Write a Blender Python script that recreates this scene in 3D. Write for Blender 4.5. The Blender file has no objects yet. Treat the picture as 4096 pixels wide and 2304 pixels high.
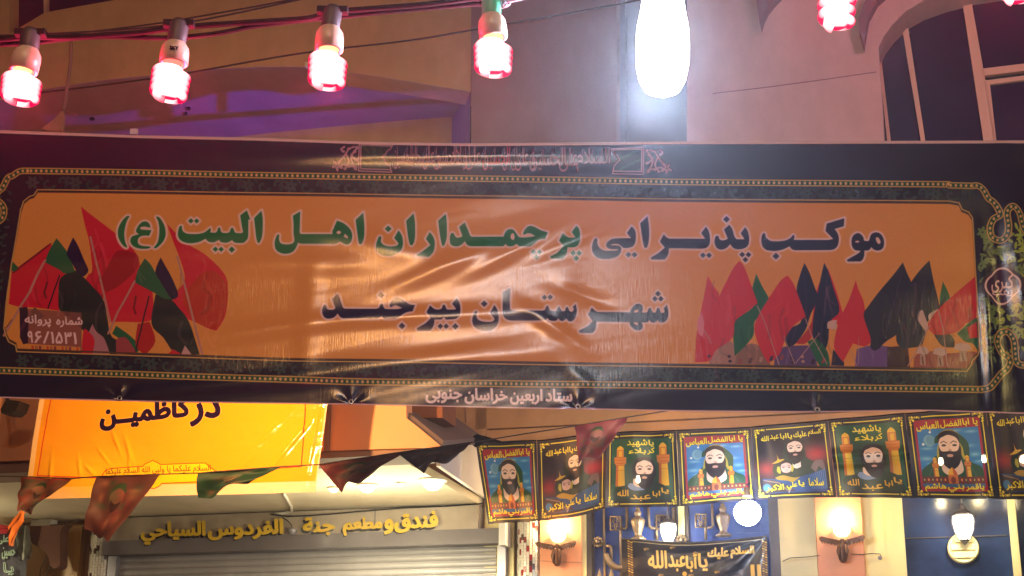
import bpy, math, random
import numpy as np
from mathutils import Vector, Matrix, noise
from mathutils.geometry import tessellate_polygon

random.seed(7)
rng = np.random.default_rng(7)
scene = bpy.context.scene
COL = scene.collection

# ------------------------------------------------------------------ camera, sky, exposure
F_PX, IW, IH = 6000.0, 4096.0, 2304.0
PITCH, ROLL = math.radians(17.55), 0.0079
CAM = Vector((0, 0, 1.6))
cam_rot = Matrix.Rotation(math.pi / 2 + PITCH, 4, 'X') @ Matrix.Rotation(ROLL, 4, 'Z')
cd = bpy.data.cameras.new('camera')
cd.sensor_width = 36.0
cd.lens = 36.0 * F_PX / IW
cd.clip_end = 500
cd.clip_start = 0.05
cam = bpy.data.objects.new('camera', cd)
COL.objects.link(cam)
cam.matrix_world = Matrix.Translation(CAM) @ cam_rot
scene.camera = cam

world = bpy.data.worlds.new('World')
scene.world = world
world.use_nodes = True
wn = world.node_tree.nodes
wl = world.node_tree.links
bg = wn['Background']
sky = wn.new('ShaderNodeTexSky')
sky.sky_type = 'NISHITA'
sky.sun_disc = False
sky.sun_elevation = math.radians(2.0)
sky.sun_rotation = math.radians(200)
wl.new(sky.outputs[0], bg.inputs[0])
bg.inputs[1].default_value = 0.012

scene.view_settings.view_transform = 'Standard'
scene.view_settings.look = 'None'
scene.view_settings.exposure = 0.0
scene.view_settings.gamma = 1.0
scene.view_settings.use_curve_mapping = False
scene.cycles.use_denoising = True
scene.cycles.max_bounces = 6
scene.cycles.transparent_max_bounces = 6
scene.cycles.sample_clamp_indirect = 4.0
scene.cycles.caustics_reflective = False
scene.cycles.caustics_refractive = False

# ------------------------------------------------------------------ frames of reference
THETA = math.radians(15.4)
FAC = Matrix.Translation((0, 12, 0)) @ Matrix.Rotation(-THETA, 4, 'Z')   # x along the house front, y into the house, z up
FACI = FAC.inverted()
WLD = Matrix.Identity(4)
R3 = cam_rot.to_3x3()


def ray(px, py):
    return R3 @ Vector(((px - IW / 2) / F_PX, -(py - IH / 2) / F_PX, -1.0))


def fac(px, py, d=0.0):
    """Point of the house front's frame d metres in front of its wall."""
    o = FACI @ CAM
    r = FACI.to_3x3() @ ray(px, py)
    t = (-d - o.y) / r.y
    return o + r * t


def wld(px, py, Y):
    r = ray(px, py)
    return CAM + r * ((Y - CAM.y) / r.y)


def onz(px, py, z):
    o = FACI @ CAM
    r = FACI.to_3x3() @ ray(px, py)
    return o + r * ((z - o.z) / r.z)


# ------------------------------------------------------------------ mesh building
class MB:
    def __init__(s):
        s.v, s.f, s.m, s.uv = [], [], [], None

    def add(s, vs, fs, mi=0):
        b = len(s.v)
        s.v += [Vector(p) for p in vs]
        for f in fs:
            s.f.append([b + i for i in f])
            s.m.append(mi)
        return s

    def box(s, a, b, mi=0):
        x0, y0, z0 = [min(a[i], b[i]) for i in range(3)]
        x1, y1, z1 = [max(a[i], b[i]) for i in range(3)]
        vs = [(x0, y0, z0), (x1, y0, z0), (x1, y1, z0), (x0, y1, z0), (x0, y0, z1), (x1, y0, z1), (x1, y1, z1), (x0, y1, z1)]
        return s.add(vs, [(0, 3, 2, 1), (4, 5, 6, 7), (0, 1, 5, 4), (1, 2, 6, 5), (2, 3, 7, 6), (3, 0, 4, 7)], mi)

    def prism(s, outer, off, holes=(), mi=0, side=None):
        """outer, holes: loops of 3-D points of one plane; off: extrusion vector."""
        loops = [[Vector(p) for p in outer]] + [[Vector(p) for p in h] for h in holes]
        off = Vector(off)
        tri = tessellate_polygon(loops)
        allv = [p for l in loops for p in l]
        n = len(allv)
        s.add(allv + [p + off for p in allv], [(a, b, c) for a, b, c in tri] + [(c + n, b + n, a + n) for a, b, c in tri], mi)
        base = len(s.v) - 2 * n
        k = 0
        for l in loops:
            m = len(l)
            for i in range(m):
                j = (i + 1) % m
                s.f.append([base + k + i, base + k + j, base + n + k + j, base + n + k + i])
                s.m.append(mi if side is None else side)
            k += m
        return s

    def tube(s, pts, r, n=8, cap=True, mi=0):
        pts = [Vector(p) for p in pts]
        rr = r if hasattr(r, '__len__') else [r] * len(pts)
        ref = Vector((0, 0, 1))
        t0 = (pts[1] - pts[0]).normalized()
        if abs(t0.dot(ref)) > 0.9:
            ref = Vector((0, 1, 0))
        u = t0.cross(ref).normalized()
        rings = []
        for i, p in enumerate(pts):
            a = pts[max(i - 1, 0)]
            b = pts[min(i + 1, len(pts) - 1)]
            t = (b - a).normalized()
            u = (u - t * u.dot(t)).normalized()
            w = t.cross(u)
            rings.append([p + (u * math.cos(2 * math.pi * k / n) + w * math.sin(2 * math.pi * k / n)) * rr[i] for k in range(n)])
        vs = [q for rg in rings for q in rg]
        fs = []
        for i in range(len(pts) - 1):
            for k in range(n):
                fs.append((i * n + k, i * n + (k + 1) % n, (i + 1) * n + (k + 1) % n, (i + 1) * n + k))
        if cap:
            fs.append(tuple(range(n))[::-1])
            fs.append(tuple((len(pts) - 1) * n + k for k in range(n)))
        return s.add(vs, fs, mi)

    def lathe(s, prof, c, n=20, axis=None, mi=0, flute=0.0, nf=0):
        """prof: (radius, height) pairs along axis from c."""
        c = Vector(c)
        ax = Vector(axis or (0, 0, 1)).normalized()
        ref = Vector((0, 1, 0)) if abs(ax.y) < 0.9 else Vector((1, 0, 0))
        u = ax.cross(ref).normalized()
        w = ax.cross(u)
        vs, fs = [], []
        for r, h in prof:
            for k in range(n):
                a = 2 * math.pi * k / n
                q = r * (1 + (flute * math.cos(nf * a) if r > 0.02 else 0))
                vs.append(c + ax * h + (u * math.cos(a) + w * math.sin(a)) * q)
        for i in range(len(prof) - 1):
            for k in range(n):
                fs.append((i * n + k, i * n + (k + 1) % n, (i + 1) * n + (k + 1) % n, (i + 1) * n + k))
        fs.append(tuple(range(n))[::-1])
        fs.append(tuple((len(prof) - 1) * n + k for k in range(n)))
        return s.add(vs, fs, mi)


def mesh_of(mb, name, mats, anchor, smooth=False):
    me = bpy.data.meshes.new(name)
    me.from_pydata([tuple(v - anchor) for v in mb.v], [], mb.f)
    for m in (mats if isinstance(mats, (list, tuple)) else [mats]):
        me.materials.append(m)
    me.polygons.foreach_set('material_index', mb.m)
    if smooth:
        me.polygons.foreach_set('use_smooth', [True] * len(mb.f))
    if mb.uv is not None:
        l = me.uv_layers.new(name='UVMap')
        uv = [mb.uv[i] for f in mb.f for i in f]
        l.data.foreach_set('uv', [c for p in uv for c in p])
    me.update()
    return me


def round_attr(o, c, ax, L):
    """Store, per point, the outward direction of the whole bulb (red bloom is painted in towards the outline)."""
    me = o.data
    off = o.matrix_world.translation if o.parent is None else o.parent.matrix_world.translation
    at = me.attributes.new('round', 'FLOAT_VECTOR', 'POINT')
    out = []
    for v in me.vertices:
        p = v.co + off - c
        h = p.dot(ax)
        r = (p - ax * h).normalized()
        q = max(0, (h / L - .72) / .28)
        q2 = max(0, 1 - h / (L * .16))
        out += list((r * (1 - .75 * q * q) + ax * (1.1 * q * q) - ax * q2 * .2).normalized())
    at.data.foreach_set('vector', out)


def tag(o, label=None, cat=None, group=None, kind=None):
    if label: o['label'] = label
    if cat: o['category'] = cat
    if group: o['group'] = group
    if kind: o['kind'] = kind
    return o


class Thing:
    """An Empty at the thing's base; parts are given in the coordinates of its frame."""
    def __init__(s, name, label, cat, anchor, frame=FAC, group=None, kind=None):
        s.a = Vector(anchor)
        s.frame = frame
        s.o = bpy.data.objects.new(name, None)
        COL.objects.link(s.o)
        s.o.empty_display_size = 0.1
        s.o.matrix_world = frame @ Matrix.Translation(s.a)
        tag(s.o, label, cat, group, kind)

    def part(s, name, mb, mat, parent=None, smooth=False, label=None):
        me = mesh_of(mb, name, mat, s.a, smooth)
        o = bpy.data.objects.new(name, me)
        COL.objects.link(o)
        o.parent = parent or s.o
        if label: o['label'] = label
        return o

    def piece(s, name, me, loc, parent=None, rot=None, scale=None):
        o = bpy.data.objects.new(name, me)
        COL.objects.link(o)
        o.parent = parent or s.o
        o.location = Vector(loc) - s.a
        if rot: o.rotation_euler = rot
        if scale: o.scale = scale
        return o


def single(name, mb, mat, label, cat, frame=FAC, group=None, kind=None, smooth=False, anchor=None):
    xs = [v.x for v in mb.v]; ys = [v.y for v in mb.v]; zs = [v.z for v in mb.v]
    a = Vector(anchor) if anchor else Vector(((min(xs) + max(xs)) / 2, (min(ys) + max(ys)) / 2, min(zs)))
    o = bpy.data.objects.new(name, mesh_of(mb, name, mat, a, smooth))
    COL.objects.link(o)
    o.matrix_world = frame @ Matrix.Translation(a)
    tag(o, label, cat, group, kind)
    return o


def lamp(name, kind, frame, loc, power, color, radius=0.05, parent=None, spot=None, aim=None, blend=0.3):
    l = bpy.data.lights.new(name, kind)
    l.energy = power
    l.color = color
    l.shadow_soft_size = radius
    if kind == 'SPOT':
        l.spot_size = spot
        l.spot_blend = blend
    o = bpy.data.objects.new(name, l)
    COL.objects.link(o)
    m = frame @ Matrix.Translation(Vector(loc))
    p = m.translation
    if aim is not None:
        q = frame @ Vector(aim)
        rot = (q - p).to_track_quat('-Z', 'Y').to_matrix().to_4x4()
        m = Matrix.Translation(p) @ rot
    if parent is not None:
        o.parent = parent
        bpy.context.view_layer.update()
        o.matrix_parent_inverse = parent.matrix_world.inverted()
    o.matrix_world = m
    return o


# ------------------------------------------------------------------ materials
def lin(c):
    return tuple(((x / 255) / 12.92 if x / 255 <= 0.04045 else ((x / 255 + 0.055) / 1.055) ** 2.4) for x in c)


def mat(name, rgb, rough=0.6, metal=0.0, bump=0.0, bscale=40.0, var=0.12, vscale=3.0, coat=0.0, stain=None, spec=0.5, stretch=(1, 1, 1), grime=0.0):
    m = bpy.data.materials.new(name)
    m.use_nodes = True
    nt = m.node_tree
    N, L = nt.nodes, nt.links
    b = N['Principled BSDF']
    b.inputs['Roughness'].default_value = rough
    b.inputs['Metallic'].default_value = metal
    b.inputs['Coat Weight'].default_value = coat
    b.inputs['Specular IOR Level'].default_value = spec
    tc = N.new('ShaderNodeTexCoord')
    mp = N.new('ShaderNodeMapping')
    mp.inputs['Scale'].default_value = stretch
    L.new(tc.outputs['Object'], mp.inputs[0])
    c = lin(rgb)
    n1 = N.new('ShaderNodeTexNoise')
    n1.inputs['Scale'].default_value = vscale
    n1.inputs['Detail'].default_value = 6
    n1.inputs['Roughness'].default_value = 0.62
    L.new(mp.outputs[0], n1.inputs['Vector'])
    r = N.new('ShaderNodeValToRGB')
    r.color_ramp.elements[0].position = 0.3
    r.color_ramp.elements[1].position = 0.72
    lo = stain if stain else tuple(x * (1 - var * 1.6) for x in c)
    r.color_ramp.elements[0].color = (*(lin(stain) if stain else lo), 1)
    r.color_ramp.elements[1].color = (*[min(1, x * (1 + var)) for x in c], 1)
    L.new(n1.outputs['Fac'], r.inputs[0])
    L.new(r.outputs[0], b.inputs['Base Color'])
    if grime:
        # rain streaks and patched render
        m2 = N.new('ShaderNodeMapping'); m2.inputs['Scale'].default_value = (1.6, 1.6, .7)
        L.new(tc.outputs['Object'], m2.inputs[0])
        n3 = N.new('ShaderNodeTexNoise'); n3.inputs['Scale'].default_value = 2.2; n3.inputs['Detail'].default_value = 8; n3.inputs['Roughness'].default_value = .68
        L.new(m2.outputs[0], n3.inputs['Vector'])
        n4 = N.new('ShaderNodeTexNoise'); n4.inputs['Scale'].default_value = .9; n4.inputs['Detail'].default_value = 9; n4.inputs['Roughness'].default_value = .7; n4.inputs['Distortion'].default_value = .6
        L.new(tc.outputs['Object'], n4.inputs['Vector'])
        ad = N.new('ShaderNodeMath'); ad.operation = 'MULTIPLY'
        L.new(n3.outputs['Fac'], ad.inputs[0]); L.new(n4.outputs['Fac'], ad.inputs[1])
        rr = N.new('ShaderNodeValToRGB')
        rr.color_ramp.elements[0].position = .12; rr.color_ramp.elements[1].position = .40
        rr.color_ramp.elements[0].color = (1 - grime, 1 - grime * 1.05, 1 - grime * 1.1, 1); rr.color_ramp.elements[1].color = (1, 1, 1, 1)
        L.new(ad.outputs[0], rr.inputs[0])
        mu = N.new('ShaderNodeMix'); mu.data_type = 'RGBA'; mu.blend_type = 'MULTIPLY'; mu.inputs['Factor'].default_value = 1
        L.new(r.outputs[0], mu.inputs['A']); L.new(rr.outputs[0], mu.inputs['B'])
        L.new(mu.outputs['Result'], b.inputs['Base Color'])
    if bump:
        n2 = N.new('ShaderNodeTexNoise')
        n2.inputs['Scale'].default_value = bscale
        n2.inputs['Detail'].default_value = 5
        L.new(mp.outputs[0], n2.inputs['Vector'])
        bp = N.new('ShaderNodeBump')
        bp.inputs['Strength'].default_value = bump
        bp.inputs['Distance'].default_value = 0.01
        L.new(n2.outputs['Fac'], bp.inputs['Height'])
        L.new(bp.outputs[0], b.inputs['Normal'])
        ra = N.new('ShaderNodeMapRange')
        ra.inputs['To Min'].default_value = max(0.02, rough - 0.12)
        ra.inputs['To Max'].default_value = min(1, rough + 0.12)
        L.new(n2.outputs['Fac'], ra.inputs['Value'])
        L.new(ra.outputs[0], b.inputs['Roughness'])
    return m


def glow(name, rgb, strength, rim=None):
    m = bpy.data.materials.new(name)
    m.use_nodes = True
    N, L = m.node_tree.nodes, m.node_tree.links
    N.remove(N['Principled BSDF'])
    e = N.new('ShaderNodeEmission')
    e.inputs[0].default_value = (*rgb, 1)
    e.inputs[1].default_value = strength
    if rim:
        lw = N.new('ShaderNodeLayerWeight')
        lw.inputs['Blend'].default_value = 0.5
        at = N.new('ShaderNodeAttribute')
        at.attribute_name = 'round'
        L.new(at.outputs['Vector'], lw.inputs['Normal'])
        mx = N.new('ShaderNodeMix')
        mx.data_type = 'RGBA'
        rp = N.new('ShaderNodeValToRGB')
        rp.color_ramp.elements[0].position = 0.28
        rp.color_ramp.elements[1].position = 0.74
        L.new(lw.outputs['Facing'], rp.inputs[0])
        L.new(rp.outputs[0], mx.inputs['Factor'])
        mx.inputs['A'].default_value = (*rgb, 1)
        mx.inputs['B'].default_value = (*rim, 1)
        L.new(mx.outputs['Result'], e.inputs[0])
    L.new(e.outputs[0], N['Material Output'].inputs[0])
    return m


# ------------------------------------------------------------------ drawing flat print into a picture made by this script
def spline(tokens, n=6):
    """'x,y' smooth points and 'x,yc' corners -> dense closed outline."""
    pts, cor = [], []
    for t in tokens:
        c = t.endswith('c')
        x, y = t.rstrip('c').split(',')
        pts.append((float(x), float(y)))
        cor.append(c)
    P = np.array(pts)
    m = len(P)
    out = []
    for i in range(m):
        j = (i + 1) % m
        p1, p2 = P[i], P[j]
        if cor[i] and cor[j]:
            out.append(p1)
            continue
        p0 = P[i - 1] if not cor[i] else p1
        p3 = P[(j + 1) % m] if not cor[j] else p2
        for k in range(n):
            t = k / n
            out.append(0.5 * ((2 * p1) + (p2 - p0) * t + (2 * p0 - 5 * p1 + 4 * p2 - p3) * t * t + (3 * p1 - p0 - 3 * p2 + p3) * t ** 3))
    return np.array(out)


def open_spline(P, n=8):
    P = np.array(P, float)
    Q = np.vstack([2 * P[0] - P[1], P, 2 * P[-1] - P[-2]])
    out = []
    for i in range(1, len(Q) - 2):
        p0, p1, p2, p3 = Q[i - 1], Q[i], Q[i + 1], Q[i + 2]
        for k in range(n):
            t = k / n
            out.append(0.5 * ((2 * p1) + (p2 - p0) * t + (2 * p0 - 5 * p1 + 4 * p2 - p3) * t * t + (3 * p1 - p0 - 3 * p2 + p3) * t ** 3))
    out.append(P[-1])
    return np.array(out)


_ar = {}
def _forms():
    two = {'ا': 0xFE8D, 'أ': 0xFE83, 'د': 0xFEA9, 'ذ': 0xFEAB, 'ر': 0xFEAD, 'ز': 0xFEAF, 'و': 0xFEED, 'ة': 0xFE93, 'ى': 0xFEEF}
    four = {'ب': 0xFE8F, 'ت': 0xFE95, 'ث': 0xFE99, 'ج': 0xFE9D, 'ح': 0xFEA1, 'خ': 0xFEA5, 'س': 0xFEB1, 'ش': 0xFEB5, 'ص': 0xFEB9,
            'ض': 0xFEBD, 'ط': 0xFEC1, 'ظ': 0xFEC5, 'ع': 0xFEC9, 'غ': 0xFECD, 'ف': 0xFED1, 'ق': 0xFED5, 'ك': 0xFED9, 'ل': 0xFEDD, 'م': 0xFEE1, 'ن': 0xFEE5,
            'ه': 0xFEE9, 'ي': 0xFEF1, 'پ': 0xFB56, 'چ': 0xFB7A, 'ک': 0xFB8E, 'ی': 0xFBFC}
    return two, four


def shape(text):
    """Arabic script to joined letter forms in left-to-right order."""
    two, four = _forms()
    out = []
    i = 0
    def joins_next(c): return c in four or c == 'ـ'
    def joinable(c): return c in four or c in two or c == 'ـ'
    while i < len(text):
        c = text[i]
        prev = text[i - 1] if i else ' '
        nxt = text[i + 1] if i + 1 < len(text) else ' '
        pj = joins_next(prev)
        if c == 'ل' and nxt == 'ا':
            out.append(chr(0xFEFC if pj else 0xFEFB)); i += 2; continue
        if c in two:
            out.append(chr(two[c] + (1 if pj else 0)))
        elif c in four:
            nj = joinable(nxt)
            out.append(chr(four[c] + (3 if pj and nj else 1 if pj else 2 if nj else 0)))
        elif c == 'ء':
            out.append(chr(0xFE80))
        else:
            out.append(c)
        i += 1
    return ''.join(reversed(out))


_fontcache = {}
def glyphs(vis):
    """Outlines of an already shaped string (the font built into Blender)."""
    if vis in _fontcache:
        return _fontcache[vis]
    t = bpy.data.curves.new('lettering', 'FONT')
    t.body = vis
    t.resolution_u = 3
    o = bpy.data.objects.new('lettering', t)
    COL.objects.link(o)
    bpy.context.view_layer.update()
    dg = bpy.context.evaluated_depsgraph_get()
    ev = o.evaluated_get(dg)
    cu = ev.to_curve(dg)
    loops = []
    for sp in cu.splines:
        if sp.type == 'BEZIER':
            pts = []
            bp = sp.bezier_points
            for i in range(len(bp)):
                a, b = bp[i], bp[(i + 1) % len(bp)]
                p0, p1, p2, p3 = [np.array(q[:2]) for q in (a.co, a.handle_right, b.handle_left, b.co)]
                for k in range(3):
                    u = k / 3
                    pts.append((1 - u) ** 3 * p0 + 3 * (1 - u) ** 2 * u * p1 + 3 * (1 - u) * u * u * p2 + u ** 3 * p3)
            loops.append(np.array(pts))
        else:
            loops.append(np.array([p.co[:2] for p in sp.points]))
    ev.to_curve_clear()
    bpy.data.objects.remove(o)
    bpy.data.curves.remove(t)
    _fontcache[vis] = loops
    return loops


def fit(loops, box):
    """Map outlines into a box: x0, y0 (top), x1, y1 (bottom), optional rise at the right end."""
    x0, y0, x1, y1 = box[:4]
    sl = box[4] if len(box) > 4 else 0
    A = np.vstack(loops)
    mn, mx = A.min(0), A.max(0)
    res = []
    for l in loops:
        u = (l[:, 0] - mn[0]) / (mx[0] - mn[0])
        v = (l[:, 1] - mn[1]) / (mx[1] - mn[1])
        res.append(np.stack([x0 + u * (x1 - x0), y1 + v * (y0 - y1) + sl * u], 1))
    return res


class Canvas:
    def __init__(s, w, h, tf, base):
        s.w, s.h, s.tf = w, h, tf
        s.a = np.empty((h, w, 3), np.float32)
        s.a[:] = np.array(base, np.float32) / 255

    def _paint(s, cov, x0, y0, col, alpha):
        h, w = cov.shape
        reg = s.a[y0:y0 + h, x0:x0 + w]
        c = (cov * alpha)[..., None]
        reg[:] = reg * (1 - c) + (np.array(col, np.float32) / 255) * c

    def fill(s, loops, col, alpha=1.0, raw=False):
        if isinstance(loops, np.ndarray) or not isinstance(loops[0], (list, np.ndarray)) or np.array(loops[0]).ndim == 1:
            loops = [loops]
        L = [(np.array(l, float) if raw else s.tf(np.array(l, float))) for l in loops]
        A = np.vstack(L)
        x0, y0 = np.floor(A.min(0)).astype(int) - 1
        x1, y1 = np.ceil(A.max(0)).astype(int) + 2
        x0, y0, x1, y1 = max(x0, 0), max(y0, 0), min(x1, s.w), min(y1, s.h)
        if x1 <= x0 or y1 <= y0:
            return
        SS = 3
        ys = y0 + (np.arange((y1 - y0) * SS) + 0.5) / SS
        xs = x0 + (np.arange((x1 - x0) * SS) + 0.5) / SS
        inside = np.zeros((len(ys), len(xs)), bool)
        for l in L:
            nx = np.roll(l, -1, 0)
            for (ax, ay), (bx, by) in zip(l, nx):
                if ay == by: continue
                lo, hi = (ay, by) if ay < by else (by, ay)
                i0, i1 = np.searchsorted(ys, lo), np.searchsorted(ys, hi)
                if i1 <= i0: continue
                xc = ax + (ys[i0:i1] - ay) * (bx - ax) / (by - ay)
                inside[i0:i1] ^= xs[None, :] > xc[:, None]
        cov = inside.reshape(y1 - y0, SS, x1 - x0, SS).mean((1, 3)).astype(np.float32)
        s._paint(cov, x0, y0, col, alpha)

    def stroke(s, pts, r, col, alpha=1.0, closed=False):
        """r in texels"""
        P = s.tf(np.array(pts, float))
        if closed: P = np.vstack([P, P[:1]])
        x0, y0 = np.floor(P.min(0) - r - 1).astype(int)
        x1, y1 = np.ceil(P.max(0) + r + 2).astype(int)
        x0, y0, x1, y1 = max(x0, 0), max(y0, 0), min(x1, s.w), min(y1, s.h)
        if x1 <= x0 or y1 <= y0: return
        cov = np.zeros((y1 - y0, x1 - x0), np.float32)
        for a, b in zip(P[:-1], P[1:]):
            u0, v0 = np.floor(np.minimum(a, b) - r - 1).astype(int)
            u1, v1 = np.ceil(np.maximum(a, b) + r + 2).astype(int)
            u0, v0, u1, v1 = max(u0, x0), max(v0, y0), min(u1, x1), min(v1, y1)
            if u1 <= u0 or v1 <= v0: continue
            X, Y = np.meshgrid(np.arange(u0, u1) + 0.5, np.arange(v0, v1) + 0.5)
            d = b - a
            t = np.clip(((X - a[0]) * d[0] + (Y - a[1]) * d[1]) / max(d @ d, 1e-9), 0, 1)
            D = np.hypot(X - a[0] - t * d[0], Y - a[1] - t * d[1])
            sub = cov[v0 - y0:v1 - y0, u0 - x0:u1 - x0]
            np.maximum(sub, np.clip(r - D + 0.5, 0, 1), out=sub)
        s._paint(cov, x0, y0, col, alpha)

    def ell(s, cx, cy, rx, ry, col, alpha=1.0, rot=0.0):
        t = np.linspace(0, 2 * np.pi, 24, endpoint=False)
        x, y = rx * np.cos(t), ry * np.sin(t)
        c, q = math.cos(rot), math.sin(rot)
        s.fill(np.stack([cx + x * c - y * q, cy + x * q + y * c], 1), col, alpha)

    def soft(s, cx, cy, rx, ry, col, alpha=1.0):
        c = s.tf(np.array([[cx, cy], [cx + rx, cy], [cx, cy + ry]]))
        RX, RY = max(abs(c[1] - c[0])), max(abs(c[2] - c[0]))
        X, Y = np.meshgrid(np.arange(s.w), np.arange(s.h))
        g = np.exp(-(((X - c[0, 0]) / RX) ** 2 + ((Y - c[0, 1]) / RY) ** 2) * 1.5).astype(np.float32)
        s._paint(g, 0, 0, col, alpha)

    def text(s, txt, box, col, bold=0.0, halo=0.0, hcol=(0, 0, 0), alpha=1.0, warp=None):
        loops = fit(glyphs(shape(txt)), box)
        if warp: loops = [warp(l) for l in loops]
        if halo:
            for l in loops: s.stroke(l, halo + bold, hcol, closed=True)
            s.fill(loops, hcol)
        if bold:
            for l in loops: s.stroke(l, bold, col, alpha, closed=True)
        s.fill(loops, col, alpha)

    def noise(s, amp, cell):
        h, w = s.h // cell + 2, s.w // cell + 2
        n = rng.normal(0, 1, (h, w)).astype(np.float32)
        n = np.kron(n, np.ones((cell, cell), np.float32))[:s.h, :s.w]
        s.a *= (1 + amp * n)[..., None]

    def image(s, name):
        im = bpy.data.images.new(name, s.w, s.h, alpha=False)
        buf = np.ones((s.h, s.w, 4), np.float32)
        buf[..., :3] = np.clip(s.a[::-1], 0, 1)
        im.pixels.foreach_set(buf.ravel())
        im.update()
        im.pack()
        return im


def print_mat(name, img, rough=0.3, bump=0.0, bstretch=(1, 1, 1), bscale=200, translucent=0.0, through=0.0, spec=0.5, bdist=0.002, coat=0.0, crease=0.0):
    m = bpy.data.materials.new(name)
    m.use_nodes = True
    N, L = m.node_tree.nodes, m.node_tree.links
    b = N['Principled BSDF']
    b.inputs['Roughness'].default_value = rough
    b.inputs['Specular IOR Level'].default_value = spec
    b.inputs['Coat Weight'].default_value = coat
    b.inputs['Coat Roughness'].default_value = 0.08
    t = N.new('ShaderNodeTexImage')
    t.image = img
    t.extension = 'EXTEND'
    t.interpolation = 'Linear'
    L.new(t.outputs[0], b.inputs['Base Color'])
    last = None
    if bump:
        tc = N.new('ShaderNodeTexCoord')
        mp = N.new('ShaderNodeMapping')
        mp.inputs['Scale'].default_value = bstretch
        L.new(tc.outputs['Object'], mp.inputs[0])
        n = N.new('ShaderNodeTexNoise')
        n.inputs['Scale'].default_value = bscale
        n.inputs['Detail'].default_value = 3
        L.new(mp.outputs[0], n.inputs['Vector'])
        bp = N.new('ShaderNodeBump')
        bp.inputs['Strength'].default_value = bump
        bp.inputs['Distance'].default_value = bdist
        L.new(n.outputs['Fac'], bp.inputs['Height'])
        last = bp
        if crease:
            n2 = N.new('ShaderNodeTexNoise')
            n2.inputs['Scale'].default_value = 5.0
            n2.inputs['Detail'].default_value = 4
            n2.inputs['Distortion'].default_value = 0.8
            mp2 = N.new('ShaderNodeMapping')
            mp2.inputs['Scale'].default_value = (0.6, 1, 2.2)
            mp2.inputs['Rotation'].default_value = (0, 0.3, 0)
            L.new(tc.outputs['Object'], mp2.inputs[0])
            L.new(mp2.outputs[0], n2.inputs['Vector'])
            b2 = N.new('ShaderNodeBump')
            b2.inputs['Strength'].default_value = crease
            b2.inputs['Distance'].default_value = 0.02
            L.new(n2.outputs['Fac'], b2.inputs['Height'])
            L.new(bp.outputs[0], b2.inputs['Normal'])
            last = b2
        L.new(last.outputs[0], b.inputs['Normal'])
    out = N['Material Output']
    cur = b.outputs[0]
    if translucent:
        tr = N.new('ShaderNodeBsdfTranslucent')
        L.new(t.outputs[0], tr.inputs[0])
        mx = N.new('ShaderNodeMixShader')
        mx.inputs[0].default_value = translucent
        L.new(cur, mx.inputs[1]); L.new(tr.outputs[0], mx.inputs[2])
        cur = mx.outputs[0]
    if through:
        tp = N.new('ShaderNodeBsdfTransparent')
        mx = N.new('ShaderNodeMixShader')
        mx.inputs[0].default_value = through
        L.new(cur, mx.inputs[1]); L.new(tp.outputs[0], mx.inputs[2])
        cur = mx.outputs[0]
    L.new(cur, out.inputs[0])
    return m


def cloth(corner_fn, nu, nv, disp, thick_dir):
    """Grid sheet: corner_fn(s,t)->point, disp(s,t)->offset vector; UV = (s, 1-t)."""
    mb = MB()
    mb.uv = []
    for j in range(nv + 1):
        for i in range(nu + 1):
            a, b = i / nu, j / nv
            mb.v.append(corner_fn(a, b) + disp(a, b))
            mb.uv.append((a, 1 - b))
    for j in range(nv):
        for i in range(nu):
            k = j * (nu + 1) + i
            mb.f.append([k, k + nu + 1, k + nu + 2, k + 1])
            mb.m.append(0)
    return mb


def curve_y(P):
    X = [p[0] for p in P]; Y = [p[1] for p in P]
    return lambda x: float(np.interp(x, X, Y))

# ------------------------------------------------------------------ the large banner across the street
BY = 6.0          # its distance from the camera
BANNER_TOP = curve_y([(-420, 512), (0, 525), (540, 545), (1000, 554), (1500, 572), (1900, 578), (2700, 570), (3400, 568), (4096, 566), (4700, 560)])
BANNER_BOT = curve_y([(-420, 1575), (0, 1592), (600, 1608), (1400, 1619), (2000, 1632), (2700, 1645), (3270, 1650), (3700, 1643), (4096, 1656), (4700, 1668)])
_p0, _p1 = wld(-420, 1000, BY), wld(4700, 1000, BY)
BX0, BX1 = _p0.x - 0.12, _p1.x + 0.12
BZ1, BZ0 = wld(2048, 500, BY).z + 0.06, wld(2048, 1680, BY).z - 0.06
BK = 620.0        # texels per metre
BW, BH = int((BX1 - BX0) * BK), int((BZ1 - BZ0) * BK)
_Rm = np.array([[R3[i][j] for j in range(3)] for i in range(3)])


def banner_tf(P):
    c = np.stack([(P[:, 0] - IW / 2) / F_PX, -(P[:, 1] - IH / 2) / F_PX, -np.ones(len(P))], 1) @ _Rm.T
    t = (BY - CAM.y) / c[:, 1]
    X = CAM.x + c[:, 0] * t
    Z = CAM.z + c[:, 2] * t
    return np.stack([(X - BX0) * BK, (BZ1 - Z) * BK], 1)


def zone(x0, y0, sc):
    return lambda s: spline_at(s, x0, y0, sc)


def spline_at(s, x0, y0, sc):
    return spline(s.split()) * sc + np.array([x0, y0])


def pts_at(L, x0, y0, sc):
    return np.array(L, float) * sc + np.array([x0, y0])


r1, r2, r3 = zone(3100, 820, .1941), zone(2600, 820, .1941), zone(2200, 820, .1941)
r4, r5, r6 = zone(1750, 820, .2329), zone(1400, 820, .1941), zone(1050, 820, .1794)
r7, r8 = zone(680, 800, .17256), zone(430, 820, .15186)
s1, s2, s3, s4 = zone(2300, 1140, .15528), zone(1850, 1120, .1941), zone(1570, 1120, .16564), zone(1260, 1120, .16563)


def dia(z, cx, cy, r):
    return z('%g,%gc %g,%gc %g,%gc %g,%gc' % (cx, cy - r, cx + r * 1.02, cy, cx, cy + r, cx - r * 1.02, cy))


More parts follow.
